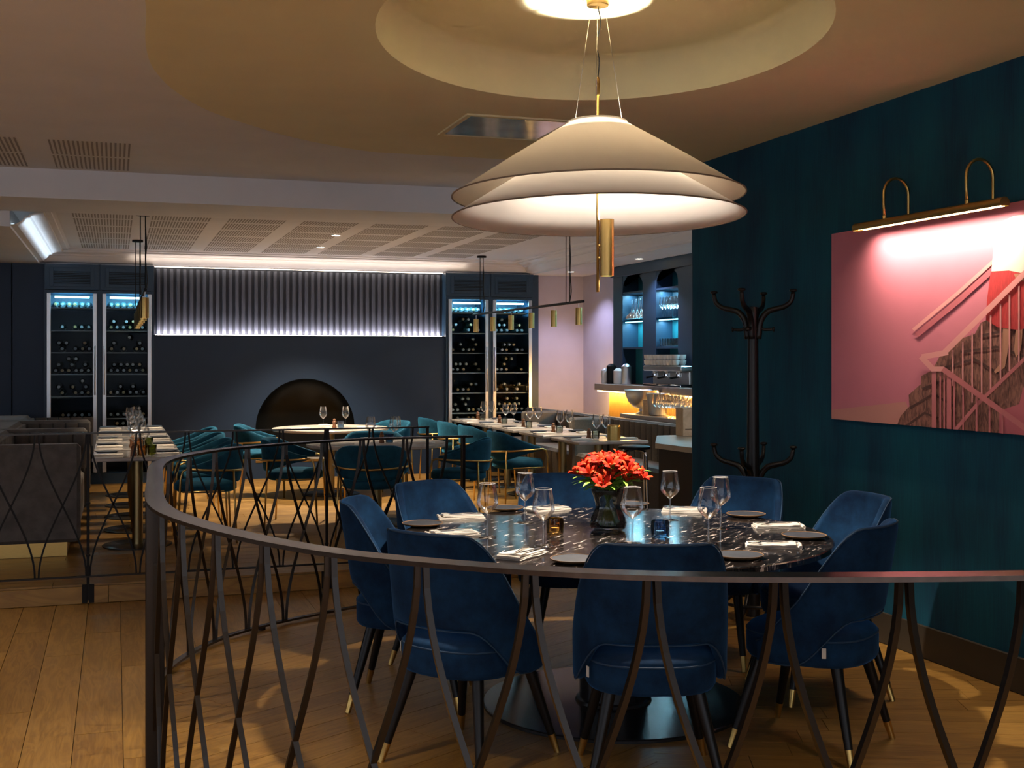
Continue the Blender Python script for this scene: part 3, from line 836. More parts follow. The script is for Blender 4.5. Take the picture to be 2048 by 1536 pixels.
def napkin_mesh(w, l, h=.016):
    mb = MB(); random.seed(len(napkin_mesh.__doc__ or '') + int(w*1000))
    for k in range(3):
        z0 = k*h/3; NX, NY = 8, 5; vs = []
        sx = w*(1-.05*k); sy = l*(1-.06*k)
        for top in (0, 1):
            for i in range(NX+1):
                for j in range(NY+1):
                    x = (i/NX-.5)*sy + .004*k; y = (j/NY-.5)*sx + .003*k
                    e = min(i, NX-i, j, NY-j)
                    wav = .0022*math.sin(x*40+k)*math.cos(y*55+k*2) + (.006 if (i in (0, 1) and k == 2) else 0)
                    vs.append((x, y, z0 + (h/3*.92 + wav*(k > 0 or top) if top else (wav*.4 if k else 0)) - (.0012 if e == 0 and top else 0)))
        n1 = (NX+1)*(NY+1); fs = []
        for i in range(NX):
            for j in range(NY):
                a = i*(NY+1)+j; fs += [(a, a+1, a+NY+2, a+NY+1), (n1+a, n1+a+NY+1, n1+a+NY+2, n1+a+1)]
        rim = [i*(NY+1) for i in range(NX+1)] + [NX*(NY+1)+j for j in range(1, NY+1)] + [i*(NY+1)+NY for i in range(NX-1, -1, -1)] + [j for j in range(NY-1, 0, -1)]
        for q in range(len(rim)): a, b = rim[q], rim[(q+1) % len(rim)]; fs.append((a, b, n1+b, n1+a))
        mb.add(vs, fs)
    mb.tube([(-l/2+.004, -w/2+.006, h*.5), (-l/2+.002, 0, h*.62), (-l/2+.004, w/2-.006, h*.5)], h*.48, 8)
    return mb
nap_me = napkin_mesh(.115, .225).mesh('napkin', linen)
fork_mb = MB().tube([(-.10, 0, .003), (-.04, 0, .003), (.0, 0, .0045), (.035, 0, .006), (.052, 0, .004)], .003, 6, rect=(.0009, .0034))
fork_mb.add([(.048, -.006, .005), (.062, -.0115, .003), (.062, .0115, .003), (.048, .006, .005), (.048, -.006, .0035), (.062, -.0115, .0015), (.062, .0115, .0015), (.048, .006, .0035)], [(0, 1, 2, 3), (7, 6, 5, 4), (0, 4, 5, 1), (1, 5, 6, 2), (2, 6, 7, 3), (3, 7, 4, 0)])
for k in range(4):
    y = -.0098 + k*.00653; fork_mb.tube([(.061, y, .0023), (.085, y, .001), (.104, y, .004)], .001, 4, rect=(.0008, .0014))
fork_me = fork_mb.mesh('fork', cutlery_metal)
knife_me = MB().tube([(-.105, 0, .004), (-.02, 0, .004), (.0, 0, .004)], .004, 6, rect=(.002, .0042)).add([(0, -.005, .0032), (.09, -.0085, .0032), (.108, .003, .0032), (.10, .0065, .0032), (0, .005, .0032), (0, -.005, .0045), (.09, -.0085, .0045), (.108, .003, .0045), (.10, .0065, .0045), (0, .005, .0045)],
    [(4, 3, 2, 1, 0), (5, 6, 7, 8, 9), (0, 1, 6, 5), (1, 2, 7, 6), (2, 3, 8, 7), (3, 4, 9, 8), (4, 0, 5, 9)]).mesh('knife', cutlery_metal)
nk = [(922, 1036, 10, 'before the far chair whose inner back shows'), (1095, 1020, 35, 'of the far place between two wine glasses'), (1368, 1023, 170, 'of the far place behind the lone wine glass'),
      (1556, 1055, 180, 'of the place facing the teal wall'), (1546, 1094, 170, 'nearest the overlapping chairs'), (1045, 1112, 60, 'just above the handrail'), (905, 1070, 20, 'half hidden behind a chair top')]
for px, py, an, lb in nk:
    p = G(px, py, ZT); a = R(an) - YAW
    o = link('napkin', nap_me, None, 60, (p.x, p.y, ZT+.0005), a); tag(o, 'folded cream linen napkin ' + lb, 'napkin', 'napkins on the marble table')
    dx, dy = math.cos(a), math.sin(a)
    f = link('fork', fork_me, None, 60, (p.x - dy*.015, p.y + dx*.015, ZT+.0185), a + R(12)); tag(f, 'steel dinner fork on the napkin ' + lb, 'fork', 'forks on the napkins')
    k = link('knife', knife_me, None, 60, (p.x + dy*.022, p.y - dx*.022, ZT+.0185), a + R(-3)); tag(k, 'steel dinner knife on the napkin ' + lb, 'knife', 'knives on the napkins')
def votive(px, py, mat, label, z=ZT, s=1):
    p = G(px, py, z)
    t = thing('votive', label, 'candle holder', (p.x, p.y, z))
    MB().shell([(.036, .002), (.0395, .006), (.040, .03), (.0385, .058), (.037, .074), (.0345, .0755), (.034, .07), (.035, .02), (.001, .014)], 32).build('glass_cup', mat, t, 40)
    mb = MB()
    for r in range(5):
        for k in range(36):
            a = 2*math.pi*(k + .5*(r % 2))/36; z0 = .034 + r*.0085
            c = Vector((.0396*math.cos(a), .0396*math.sin(a), z0))
            n_ = Vector((math.cos(a), math.sin(a), 0)); tt = Vector((-n_.y, n_.x, 0))
            mb.add([c+tt*.0026, c+Vector((0, 0, .0032)), c-tt*.0026, c-Vector((0, 0, .0032)), c+n_*.0022], [(0, 1, 4), (1, 2, 4), (2, 3, 4), (3, 0, 4)])
    o = mb.build('glass_beads', mat, t, 180); o['kind'] = 'stuff'
    MB().lathe([(.019, .015), (.0195, .03), (0, .031)], 16).build('tealight', linen, t, 40)
    if s != 1: t.scale = (s,)*3
    return t
votive(1110, 1068, amber_glass, 'amber beaded glass votive beside the flower vase', s=.95)
votive(1320, 1075, blue_glass, 'dark blue beaded glass votive in front of the wine glass', s=1.0)
# vase and flowers
vp = G(1216, 1060, ZT)
va = thing('vase', 'smoked glass vase holding red flowers on the marble table', 'vase', (vp.x, vp.y, ZT))
va.scale = (1.08, 1.08, 1.0)
MB().shell([(.001, .004), (.060, .003), (.072, .010), (.078, .030), (.074, .055), (.060, .085), (.052, .105), (.054, .125), (.061, .15), (.070, .175), (.073, .192), (.070, .193), (.058, .15), (.050, .108), (.058, .085), (.070, .052), (.072, .02), (.001, .014)], 40).build('glass_body', smoke_glass, va, 180)
MB().lathe([(0, .016), (.069, .018), (.068, .052), (.0555, .086), (0, .088)], 32).build('water', thin_glass('vase_water', (.75, .85, .78), .8, 0, .5), va, 180)
def petal(mb, c, ax, side, L, W, mi):
    up = ax.cross(side).normalized()
    p = [c, c + ax*L*.35 + side*W*.35, c + ax*L*.75 + side*W*.5, c + ax*L, c + ax*L*.75 - side*W*.5, c + ax*L*.35 - side*W*.35, c + ax*L*.55 + up*L*.10, c + ax*L*.92 + up*L*.02]
    p[3] = c + ax*L - up*L*.16; p[2] -= up*L*.02; p[4] -= up*L*.02
    mb.add(p, [(0, 1, 6), (1, 2, 6), (2, 7, 6), (2, 3, 7), (3, 4, 7), (4, 6, 7), (4, 5, 6), (5, 0, 6)], mi)
def bloom_mesh(seed):
    rn = random.Random(seed); mb = MB()
    for k in range(6):
        a = k*R(60) + rn.uniform(-.1, .1); op = R(rn.uniform(24, 46))
        out = Vector((math.cos(a), math.sin(a), 0)); ax = (out*math.sin(op) + Vector((0, 0, 1))*math.cos(op)).normalized()
        petal(mb, Vector((0, 0, 0)) + out*.003, ax, Vector((-out.y, out.x, 0)), rn.uniform(.052, .066), .030 if k % 2 else .021, 0 if k % 2 else 1)
    mb.tube([(0, 0, -.02), (0, 0, .004)], [.002, .004], 5, mi=2)
    for k in range(4):
        a = rn.uniform(0, 6.3); mb.tube([(0, 0, .01), (math.cos(a)*.006, math.sin(a)*.006, .045)], .0009, 3, mi=1)
    return mb.mesh('bloom', [petal_red, petal_pale, stem_green])
blooms = [bloom_mesh(s) for s in range(5)]
def leaf_mesh(L, W):
    mb = MB(); vs = []
    for i in range(6):
        u = i/5; w = W*math.sin(math.pi*min(1, .06+u*.94))**.8*.5; x = L*u; z = L*(.16*math.sin(u*2.4) - .22*u*u)
        vs += [(x, -w, z+w*.3), (x, 0, z), (x, w, z+w*.3)]
    for i in range(5):
        for j in range(2): mb.f.append((i*3+j, i*3+3+j, i*3+4+j, i*3+1+j)); mb.m.append(0)
    mb.v = vs
    return mb.mesh('leaf', leaf_green)
leaves = [leaf_mesh(.11, .026), leaf_mesh(.14, .026), leaf_mesh(.09, .022)]
rn = random.Random(11)
NST = 17
for k in range(NST):
    a = 2*math.pi*k*.618; rr = math.sqrt((k+.5)/NST)
    head = Vector((math.cos(a)*rr*.115, math.sin(a)*rr*.118, .285 - .075*rr*rr + rn.uniform(-.014, .014)))
    neck = Vector((math.cos(a)*rr*.04, math.sin(a)*rr*.04, .185)); mid_ = Vector((math.cos(a+2.5)*.012*rr, math.sin(a+2.5)*.012*rr, .105)); foot = Vector((math.cos(a+3)*.04*rr, math.sin(a+3)*.04*rr, .022))
    st = MB().tube(spline([foot, mid_, neck, head], 5), .0024, 6).build('flower_stem', stem_green, None, 180, (vp.x, vp.y, ZT))
    tag(st, 'red lily-like flower stem in the smoked glass vase', 'flower', 'red flowers in the vase')
    for b in range(4):
        an = a + b*R(120) + rn.uniform(-.3, .3)
        dv = Vector((math.cos(an)*.034, math.sin(an)*.034, rn.uniform(-.012, .022)))*(0 if b == 3 else 1)
        o = link('bloom', rn.choice(blooms), st, 180, head + dv + Vector((0, 0, .014)))
        tilt = Vector((head.x*5.5 + dv.x*9, head.y*5.5 + dv.y*9, 1)).normalized()
        o.rotation_mode = 'QUATERNION'; o.rotation_quaternion = Vector((0, 0, 1)).rotation_difference(tilt) @ Matrix.Rotation(rn.uniform(0, 6), 3, 'Z').to_quaternion()
    for b in range(7):
        an = a + rn.uniform(-1.6, 1.6)
        o = link('leaf', rn.choice(leaves), st, 180, neck.lerp(head, rn.uniform(-.1, .7)))
        o.rotation_euler = (rn.uniform(-.4, .4), rn.uniform(-.85, -.05), an)

# =================================================================== THE BIG PENDANT LAMP
LP = RM(.381, 5.33)
pend = thing('pendant_lamp', 'large cream two-tier conical pendant lamp with brass spotlight', 'lamp', (LP.x, LP.y, 0))
pend.rotation_euler = (0, 0, -YAW)
shade = bpy.data.objects.new('lampshade', None); COL.objects.link(shade); shade.parent = pend
shade.location = (0, 0, 2.26); shade.rotation_euler = (R(-1.6), R(-.55), 0)
def cone(name, r0, z0, r1, z1):
    o = MB().shell([(r0, z0), (r0*.5+r1*.5, z0*.5+z1*.5+.004), (r1, z1), (r1-.004, z1), (r0*.5+r1*.5-.004, z0*.5+z1*.5-.002), (r0-.004, z0)], 96).build(name, lamp_fabric, shade, 60)
    return o
cone('upper_cone', .130, .315, .648, -.010)
cone('lower_cone', .150, .200, .648, -.102)
for z in (-.010, -.102):
    MB().tube([(.648*math.cos(2*math.pi*i/96), .648*math.sin(2*math.pi*i/96), z) for i in range(96)], .0035, 6, closed=True).build('shade_rim', shade_rim, shade, 180)
MB().tube([(.13*math.cos(2*math.pi*i/48), .13*math.sin(2*math.pi*i/48), .318) for i in range(48)], .006, 6, closed=True).build('top_ring', linen, shade, 180)
mb = MB()
for k in range(3):
    a = 2*math.pi*k/3 + .4; mb.tube([(0, 0, .30), (.13*math.cos(a), .13*math.sin(a), .316)], .003, 5)
mb.build('spider', brass_lamp, shade, 180)
MB().tube([(0, 0, 1.825), (0, 0, 2.76)], .0068, 12).build('rod', brass_lamp, pend, 180)
MB().lathe([(.009, 2.70), (.010, 2.76), (.006, 2.78), (0, 2.78)], 12).build('rod_collar', brass_lamp, pend, 40)
cyl = MB().shell([(.028, 1.896), (.031, 1.895), (.031, 2.146), (.028, 2.146), (.027, 2.12), (.027, 1.92)], 28, (.040, -.012, 0)).build('spotlight', brass_lamp, pend, 40)
MB().lathe([(0, 0), (.0268, 0)], 24).build('spot_lens', led_spot, cyl, 0, (.040, -.012, 1.908))
MB().lathe([(0, 0), (.0268, 0)], 24).build('spot_lens', led_spot, cyl, 0, (.040, -.012, 2.132))
for z in (2.03, 1.975):
    MB().tube([(.004, -.004, z), (.014, -.006, z)], [.007, .009], 10).build('clamp', brass_lamp, cyl, 40)
cz = 3.128
MB().lathe([(0, 3.095), (.047, 3.095), (.05, 3.10), (.05, cz), (0, cz)], 32).build('canopy', brass_lamp, pend, 40)
MB().tube(spline([(0, 0, 3.097), (.012, 0, 3.02), (-.004, 0, 2.93), (.006, 0, 2.85), (0, 0, 2.775)], 6), .0028, 6).build('power_cable', cable_black, pend, 180)
for k in range(3):
    a = 2*math.pi*k/3 + .4
    MB().tube([(.035*math.cos(a), .035*math.sin(a), 3.098), (.125*math.cos(a), .125*math.sin(a), 2.578)], .0011, 4).build('suspension_wire', wire, pend, 180)
light('pendant_down', 'SPOT', (.040, -.012, 1.890), 145, (1, .86, .70), pend, (0, 0, 0), spot_size=R(112), spot_blend=.4, shadow_soft_size=.026)
light('pendant_up', 'SPOT', (.040, -.012, 2.150), 31, (1, .92, .82), pend, (R(180), 0, 0), spot_size=R(178), spot_blend=.06, shadow_soft_size=.022)
light('pendant_up_beam', 'SPOT', (.040, -.012, 2.149), 300, (1, .90, .78), pend, (R(180), 0, 0), spot_size=R(44), spot_blend=.3, shadow_soft_size=.022)

# =================================================================== RIGHT WALL: COAT STAND, PICTURE, PICTURE LIGHT
cs = thing('coat_stand', 'black bentwood coat stand in front of the teal wall', 'coat stand', (3.53, 6.20, 0))
MB().tube([(0, 0, .03), (0, 0, 1.0), (0, 0, 1.80)], [.042, .036, .029], 20).build('pole', black_wood, cs, 40)
MB().lathe([(.030, 1.80), (.026, 1.83), (0, 1.835)], 20).build('pole_cap', black_wood, cs, 40)
def hook_arm(z0, s, a):
    c, n_ = math.cos(a), math.sin(a)
    P = [(.03, 0), (.045, .10), (.085, .155), (.135, .172), (.185, .185), (.222, .215), (.235, .262)]
    pts = spline([Vector((c*r*s, n_*r*s, z0 + z*s)) for r, z in P], 5)
    o = MB().tube(pts, [.020 - .008*i/(len(pts)-1) for i in range(len(pts))], 8).build('hook', black_wood, cs, 180)
    e = pts[-1]
    MB().lathe([(.009, -.004), (.010, .004), (.021, .009), (.023, .014), (.018, .021), (0, .023)], 14).build('knob', black_wood, o, 180, e)
    P2 = [(.03, .085), (.06, .055), (.09, .052), (.115, .054)]
    pts = spline([Vector((c*r*s, n_*r*s, z0 + z*s)) for r, z in P2], 4)
    o = MB().tube(pts, .009, 7).build('hook', black_wood, cs, 180)
    MB().lathe([(.006, 0), (.014, .004), (.014, .010), (0, .013)], 12, M=Matrix.Rotation(R(90), 4, 'Y')).build('knob', black_wood, o, 180, pts[-1], a)
for k in range(4):
    hook_arm(1.645, 1.0, R(45+90*k) - YAW + R(18)); hook_arm(.745, 1.0, R(45+90*k) - YAW + R(18))
for k in range(4):
    a = R(45+90*k); c, n_ = math.cos(a), math.sin(a)
    MB().tube(spline([Vector((c*r, n_*r, z)) for r, z in ((.03, .42), (.07, .25), (.15, .12), (.24, .07), (.27, .016))], 5), .014, 8).build('foot', black_wood, cs, 180)
MB().tube([(.18*math.cos(2*math.pi*i/36), .18*math.sin(2*math.pi*i/36), .115) for i in range(36)], .010, 8, closed=True).build('foot_ring', black_wood, cs, 180)

PX = WALL_R - .03
pic_y1, pz1 = ON_X(1663, 468, PX); _, pz0 = ON_X(1666, 838, PX); pic_y0 = 3.85
pic = thing('wall_picture', 'large unframed pink photograph of a staircase on the teal wall', 'picture', (0, 0, 0))
pink = plain('print_pink_wall', (.50, .155, .215), .55, .06, 2)
MB().box(PX, WALL_R-.001, pic_y0, pic_y1, pz0, pz1).build('backing_panel', pink, pic)
LAY = [0]
def poly_print(name, pts, mat, parent=None, clipit=True):
    LAY[0] += 1; x = PX - .0003*LAY[0]
    q = [ON_X(px, py, PX) for px, py in pts]
    if sum(a[0]*b[1]-b[0]*a[1] for a, b in zip(q, q[1:]+q[:1])) < 0: q = q[::-1]
    bm = bmesh.new(); vs = [bm.verts.new((x, a, b)) for a, b in q]
    for i in range(len(vs)): bm.edges.new((vs[i], vs[(i+1) % len(vs)]))
    bmesh.ops.triangle_fill(bm, use_beauty=True, edges=bm.edges)
    if clipit:
        for co, no in (((0, 0, pz0), (0, 0, 1)), ((0, 0, pz1), (0, 0, -1)), ((0, pic_y0, 0), (0, 1, 0)), ((0, pic_y1, 0), (0, -1, 0))):
            bmesh.ops.bisect_plane(bm, geom=bm.verts[:]+bm.edges[:]+bm.faces[:], plane_co=co, plane_no=no, clear_inner=True)
    for f in bm.faces:
        f.normal_update()
        if f.normal.x > 0: f.normal_flip()
    me = bpy.data.meshes.new(name); bm.to_mesh(me); bm.free(); me.materials.append(mat)
    return link(name, me, parent or pic)
def thick_line(name, pts, w, mat):
    L_, R_ = [], []
    P = [Vector(p) for p in pts]
    for i, p in enumerate(P):
        t = (P[min(i+1, len(P)-1)] - P[max(i-1, 0)]).normalized(); n_ = Vector((-t.y, t.x))
        L_.append(tuple(p+n_*w/2)); R_.append(tuple(p-n_*w/2))
    return poly_print(name, L_ + R_[::-1], mat)
def fur():
    m, N, L, b = nodes('print_fur')
    tc = N.new('ShaderNodeTexCoord'); mp = N.new('ShaderNodeMapping'); mp.inputs['Scale'].default_value = (1, 42, 11); mp.inputs['Rotation'].default_value = (R(20), 0, 0)
    nz = N.new('ShaderNodeTexNoise'); nz.inputs['Scale'].default_value = 1.6; nz.inputs['Detail'].default_value = 6; nz.inputs['Distortion'].default_value = 1.6
    cr = N.new('ShaderNodeValToRGB'); cr.color_ramp.elements[0].color = (.09, .035, .03, 1); cr.color_ramp.elements[1].color = (.30, .13, .10, 1); cr.color_ramp.elements[0].position = .36; cr.color_ramp.elements[1].position = .68
    L.new(tc.outputs['Object'], mp.inputs[0]); L.new(mp.outputs[0], nz.inputs['Vector']); L.new(nz.outputs[0], cr.inputs[0]); L.new(cr.outputs[0], b.inputs['Base Color'])
    setp(b, rough=.6)
    return m
furm = fur()
p_rail = plain('print_rail_pink', (.46, .145, .16), .5); p_lite = plain('print_rail_light', (.62, .27, .27), .5); p_dark = plain('print_rose_shadow', (.40, .10, .13), .6)
p_floor = plain('print_floor', (.48, .21, .19), .6); p_red = plain('print_skirt', (.42, .03, .035), .6, .25, 30, 0, (1, 9, 1)); p_white = plain('print_blouse', (.80, .60, .52), .6); p_skin = plain('print_skin', (.42, .20, .13), .6); p_furd = plain('print_dark_brown', (.07, .028, .026), .6)
poly_print('printed_floor', [(1660, 820), (1760, 809), (1812, 803), (1830, 860), (1660, 845)], p_floor)
steps = [[(1795, 850), (1802, 832), (1824, 808), (1850, 800), (1870, 815), (1900, 900), (1800, 900)], [(1820, 815), (1818, 790), (1840, 770), (1868, 762), (1900, 790), (1925, 900), (1850, 900)], [(1842, 775), (1843, 752), (1870, 738), (1905, 728), (1945, 760), (1975, 900), (1880, 900)],
         [(1868, 735), (1880, 712), (1905, 696), (1950, 692), (1990, 725), (2030, 900), (1930, 900)], [(1905, 700), (1920, 678), (1950, 668), (1995, 668), (2040, 690), (2110, 900), (1980, 900)], [(1950, 668), (1962, 645), (1990, 634), (2040, 630), (2090, 650), (2300, 900), (2040, 900)], [(1990, 634), (2010, 605), (2060, 590), (2300, 560), (2300, 900), (2100, 900)]]
for s_ in reversed(steps): poly_print('printed_fur_step', s_, furm)
for s_ in steps[:-1]:
    thick_line('printed_step_shadow', [(s_[1][0]+3, s_[1][1]+26), (s_[3][0], s_[3][1]+26), (s_[4][0]+8, s_[4][1]+22)], 5, p_furd)
poly_print('printed_rose_block', [(2000, 822), (2040, 808), (2048, 775), (2300, 760), (2300, 900), (2000, 880)], p_dark)
thick_line('printed_wall_rail_shadow', [(1834, 671), (1920, 600), (2000, 528)], 11, p_dark)
thick_line('printed_wall_rail', [(1828, 660), (1915, 588), (1998, 514)], 7, p_lite)
poly_print('printed_leg', [(2008, 655), (2022, 655), (2018, 700), (2012, 735), (1992, 747), (1990, 742), (2002, 728), (2006, 690)], p_skin)
poly_print('printed_leg', [(2034, 655), (2048, 655), (2044, 700), (2034, 715), (2030, 700)], p_skin)
poly_print('printed_skirt', [(1984, 540), (2048, 538), (2075, 545), (2080, 650), (2040, 660), (1998, 655), (1974, 640), (1976, 600)], p_red)
poly_print('printed_blouse', [(1985, 543), (1990, 490), (2002, 445), (2030, 432), (2085, 425), (2092, 480), (2090, 545), (2060, 549), (2020, 541)], p_white)
poly_print('printed_hand', [(2030, 548), (2052, 546), (2058, 558), (2038, 566)], p_skin)
for x0, y0, y1 in [(1908, 700, 772), (1928, 684, 790), (1947, 665, 805), (1966, 646, 800), (1984, 630, 780), (2004, 608, 770), (2022, 590, 742), (2041, 572, 724), (2062, 552, 705)]:
    thick_line('printed_baluster', [(x0, y0), (x0, y1)], 3.2, p_lite)
thick_line('printed_lower_rail', [(1912, 862), (1960, 806), (2048, 722), (2120, 650)], 7, p_rail)
for x0, y0 in [(1884, 745), (1892, 748), (1912, 756), (1930, 768), (1957, 788), (1983, 808), (2009, 830)]:
    thick_line('printed_baluster', [(x0, y0), (x0, 875)], 3.4, p_rail)
thick_line('printed_newel', [(1872, 742), (1872, 872)], 9, p_rail); thick_line('printed_newel', [(1902, 752), (1902, 872)], 9, p_rail)
thick_line('printed_handrail', [(2130, 478), (2048, 552), (1893, 705)], 11, p_lite)
thick_line('printed_handrail', [(1900, 704), (1893, 706), (1848, 714)], 11, p_lite)
thick_line('printed_handrail', [(1846, 713), (1872, 740)], 11, p_lite)
thick_line('printed_handrail', [(1868, 738), (1893, 738)], 10, p_lite)
thick_line('printed_handrail', [(1890, 738), (1970, 795), (2048, 851), (2120, 905)], 11, p_rail)

# picture light
LXp = WALL_R - .15
y_a, z_a = ON_X(1712, 458, LXp); y_b, z_b = ON_X(2010, 403, LXp)
plm = thing('picture_light', 'long brass picture light with two gooseneck arms above the pink photograph', 'picture light', (LXp, (y_a+y_b)/2, (z_a+z_b)/2))
hl = (y_a-y_b)/2
mb = MB(); NS = 14
prof = [(.026*math.cos(R(-35 + 250*i/NS)), .026*math.sin(R(-35 + 250*i/NS))) for i in range(NS+1)]
for y in (-hl, hl): mb.v += [(a, y, b) for a, b in prof]
mb.f = [(i, i+1, NS+2+i, NS+1+i) for i in range(NS)] + [tuple(range(NS, -1, -1)), tuple(range(NS+1, 2*NS+2))]; mb.m = [0]*len(mb.f)
mb.build('tube_housing', brass, plm, 40)
MB().box(-.010, .010, -hl+.01, hl-.01, -.010, -.006).build('diffuser', emis('picture_led', (1, .78, .45), 10), plm)
for k in (-.30, .30):
    y = k*2*hl*.93
    pts = [Vector((.0, y, .026)), Vector((-.005, y, .10))] + [Vector((.071 - .076*math.cos(R(180*i/14)), y, .15 + .085*math.sin(R(180*i/14)))) for i in range(15)] + [Vector((.147, y, .05)), Vector((.148, y, .0))]
    arm = MB().tube(pts, .0075, 10).build('gooseneck', brass, plm, 180)
    MB().lathe([(.011, 0), (.011, .018), (.007, .022), (0, .022)], 12).build('swivel', brass, arm, 40, (0, y, .022))
    MB().lathe([(.026, 0), (.026, .006), (0, .008)], 18, M=Matrix.Rotation(R(-90), 4, 'Y')).build('rosette', brass, arm, 40, (.1485, y, .0))
light('picture_beam', 'AREA', (.012, 0, -.016), 9, (1, .80, .60), plm, (0, R(-24), 0), shape='RECTANGLE', size=.025, size_y=2*hl-.06, spread=R(125))

# =================================================================== BACK ROOM FURNITURE
def make_tub_chair():
    t = thing('tub_chair', '', 'chair', (0, 0, 0), 0, 'teal tub chairs')
    plan = lambda th: (.295*sgnpow(math.sin(th), .85), -.26*sgnpow(math.cos(th), .9))
    me, edge, low = shell_mesh('backrest', teal_velvet, R(122), 24, 4, plan, lambda a: .735 - .135*sstep(.25, 1.0, a), lambda a: .455 + .10*sstep(.2, 1, a), .10, .030)
    o = link('backrest', me, t, 180); sub = o.modifiers.new('round', 'SUBSURF'); sub.levels = 0; sub.render_levels = 1
    super_puck(.235, .235, [(.9, .385), (1, .40), (1, .44), (.93, .462), (.6, .472), (.2, .474)], 2.3, 28).build('seat', teal_velvet, t, 180)
    pts = []
    for i in range(25):
        u = -1 + 2*i/24; x, y = plan(R(122)*u); zz = .545 + .03*abs(u)
        y -= .10*max(0, zz-.42)*max(0, math.cos(R(122)*u)); pts.append(Vector((x*1.045, y*1.045, zz)))
    e0, e1 = pts[0], pts[-1]
    full = [Vector((e0.x*1.02, e0.y+.075, 0)), Vector((e0.x, e0.y+.05, .50)), Vector((e0.x, e0.y+.035, .56))] + pts + [Vector((e1.x, e1.y+.035, .56)), Vector((e1.x, e1.y+.05, .50)), Vector((e1.x*1.02, e1.y+.075, 0))]
    MB().tube(full, .0085, 7).build('brass_arm_rail', brass, t, 180)
    for s in (-1, 1):
        k = 12 + s*5
        q = pts[k]
        MB().tube([q, Vector((q.x*1.10, q.y*1.12, 0))], [.0085, .0075], 7).build('leg', brass, t, 180)
        MB().tube([Vector((s*.24, .19, .40)), Vector((s*.24, -.12, .40))], .006, 6).build('seat_rail', brass, t, 180)
    return t
tub = proto(make_tub_chair())
used = [False]
def tub_at(x, y, face, label, group):
    rz = face - R(90)
    if not used[0]:
        used[0] = True; tub.location = (x, y, PLAT); tub.rotation_euler = (0, 0, rz); tub['label'] = label; tub['group'] = group
    else: dup(tub, (x, y, PLAT), rz, label, group)
TT = PLAT + .69
def small_top(w, l, mat):
    return MB().cbox(-w/2, w/2, -l/2, l/2, TT-PLAT-.028, TT-PLAT, .006).mesh('tabletop', mat)
def ped_mesh(r=.20):
    return MB().lathe([(r, .0), (r, .008), (r-.01, .012), (.045, .014), (.042, .02), (.042, TT-PLAT-.04), (.13, TT-PLAT-.034), (.13, TT-PLAT-.028), (0, TT-PLAT-.028)], 28)
def make_table(name, label, top_me, x, y, group, base_r, colm):
    t = thing(name, label, 'table', (x, y, PLAT), 0, group)
    link('tabletop', top_me, t)
    MB().lathe([(.04, .012), (.04, TT-PLAT-.04), (.13, TT-PLAT-.034), (.13, TT-PLAT-.028), (0, TT-PLAT-.028)], 24).build('column', colm, t, 40)
    MB().lathe([(base_r, .001), (base_r, .008), (base_r-.01, .012), (0, .013)], 36).build('base', plain('table_base_black', (.02, .018, .016), .2) if 'table_base_black' not in MATS else MATS['table_base_black'], t, 40)
    return t
# small table ware
glass_low = MB().shell([(.003, .004), (.0035, .09), (.028, .112), (.042, .138), (.038, .175), (.031, .218)], 16).shell([(.001, .007), (.020, .003), (.036, .001)], 16).mesh('wine_glass', clear_glass)
nap_low = MB().cbox(-.10, .10, -.05, .05, 0, .006, .002).cbox(-.097, .098, -.047, .046, .006, .012, .002).tube([(-.098, -.045, .008), (-.098, .045, .008)], .007, 6).mesh('napkin', linen)
mill = MB().lathe([(.022, 0), (.024, .012), (.017, .03), (.019, .055), (.022, .06), (.018, .068), (.012, .075), (.016, .083), (.009, .095), (0, .097)], 14).mesh('pepper_mill', walnut)
tumb_v = {}
def tumbler_mesh(mat):
    if mat.name not in tumb_v:
        tumb_v[mat.name] = MB().shell([(.001, .004), (.030, .004), (.033, .01), (.036, .075), (.0345, .075), (.031, .014), (.001, .010)], 18).mesh('tealight_glass', mat)
    return tumb_v[mat.name]
candle_me = MB().lathe([(.020, .012), (.020, .045), (0, .046)], 10).mesh('candle', linen)
plate_low = MB().lathe([(.05, 0), (.085, .010), (.088, .014), (.08, .012), (.05, .006), (0, .006)], 24).mesh('side_plate', ceramic)
def ware(me, x, y, z, name, label, cat, group=None, rz=0):
    o = link(name, me, None, 40, (x, y, z), rz); return tag(o, label, cat, group)
ORD = ['nearest', 'second', 'middle', 'fourth', 'farthest']
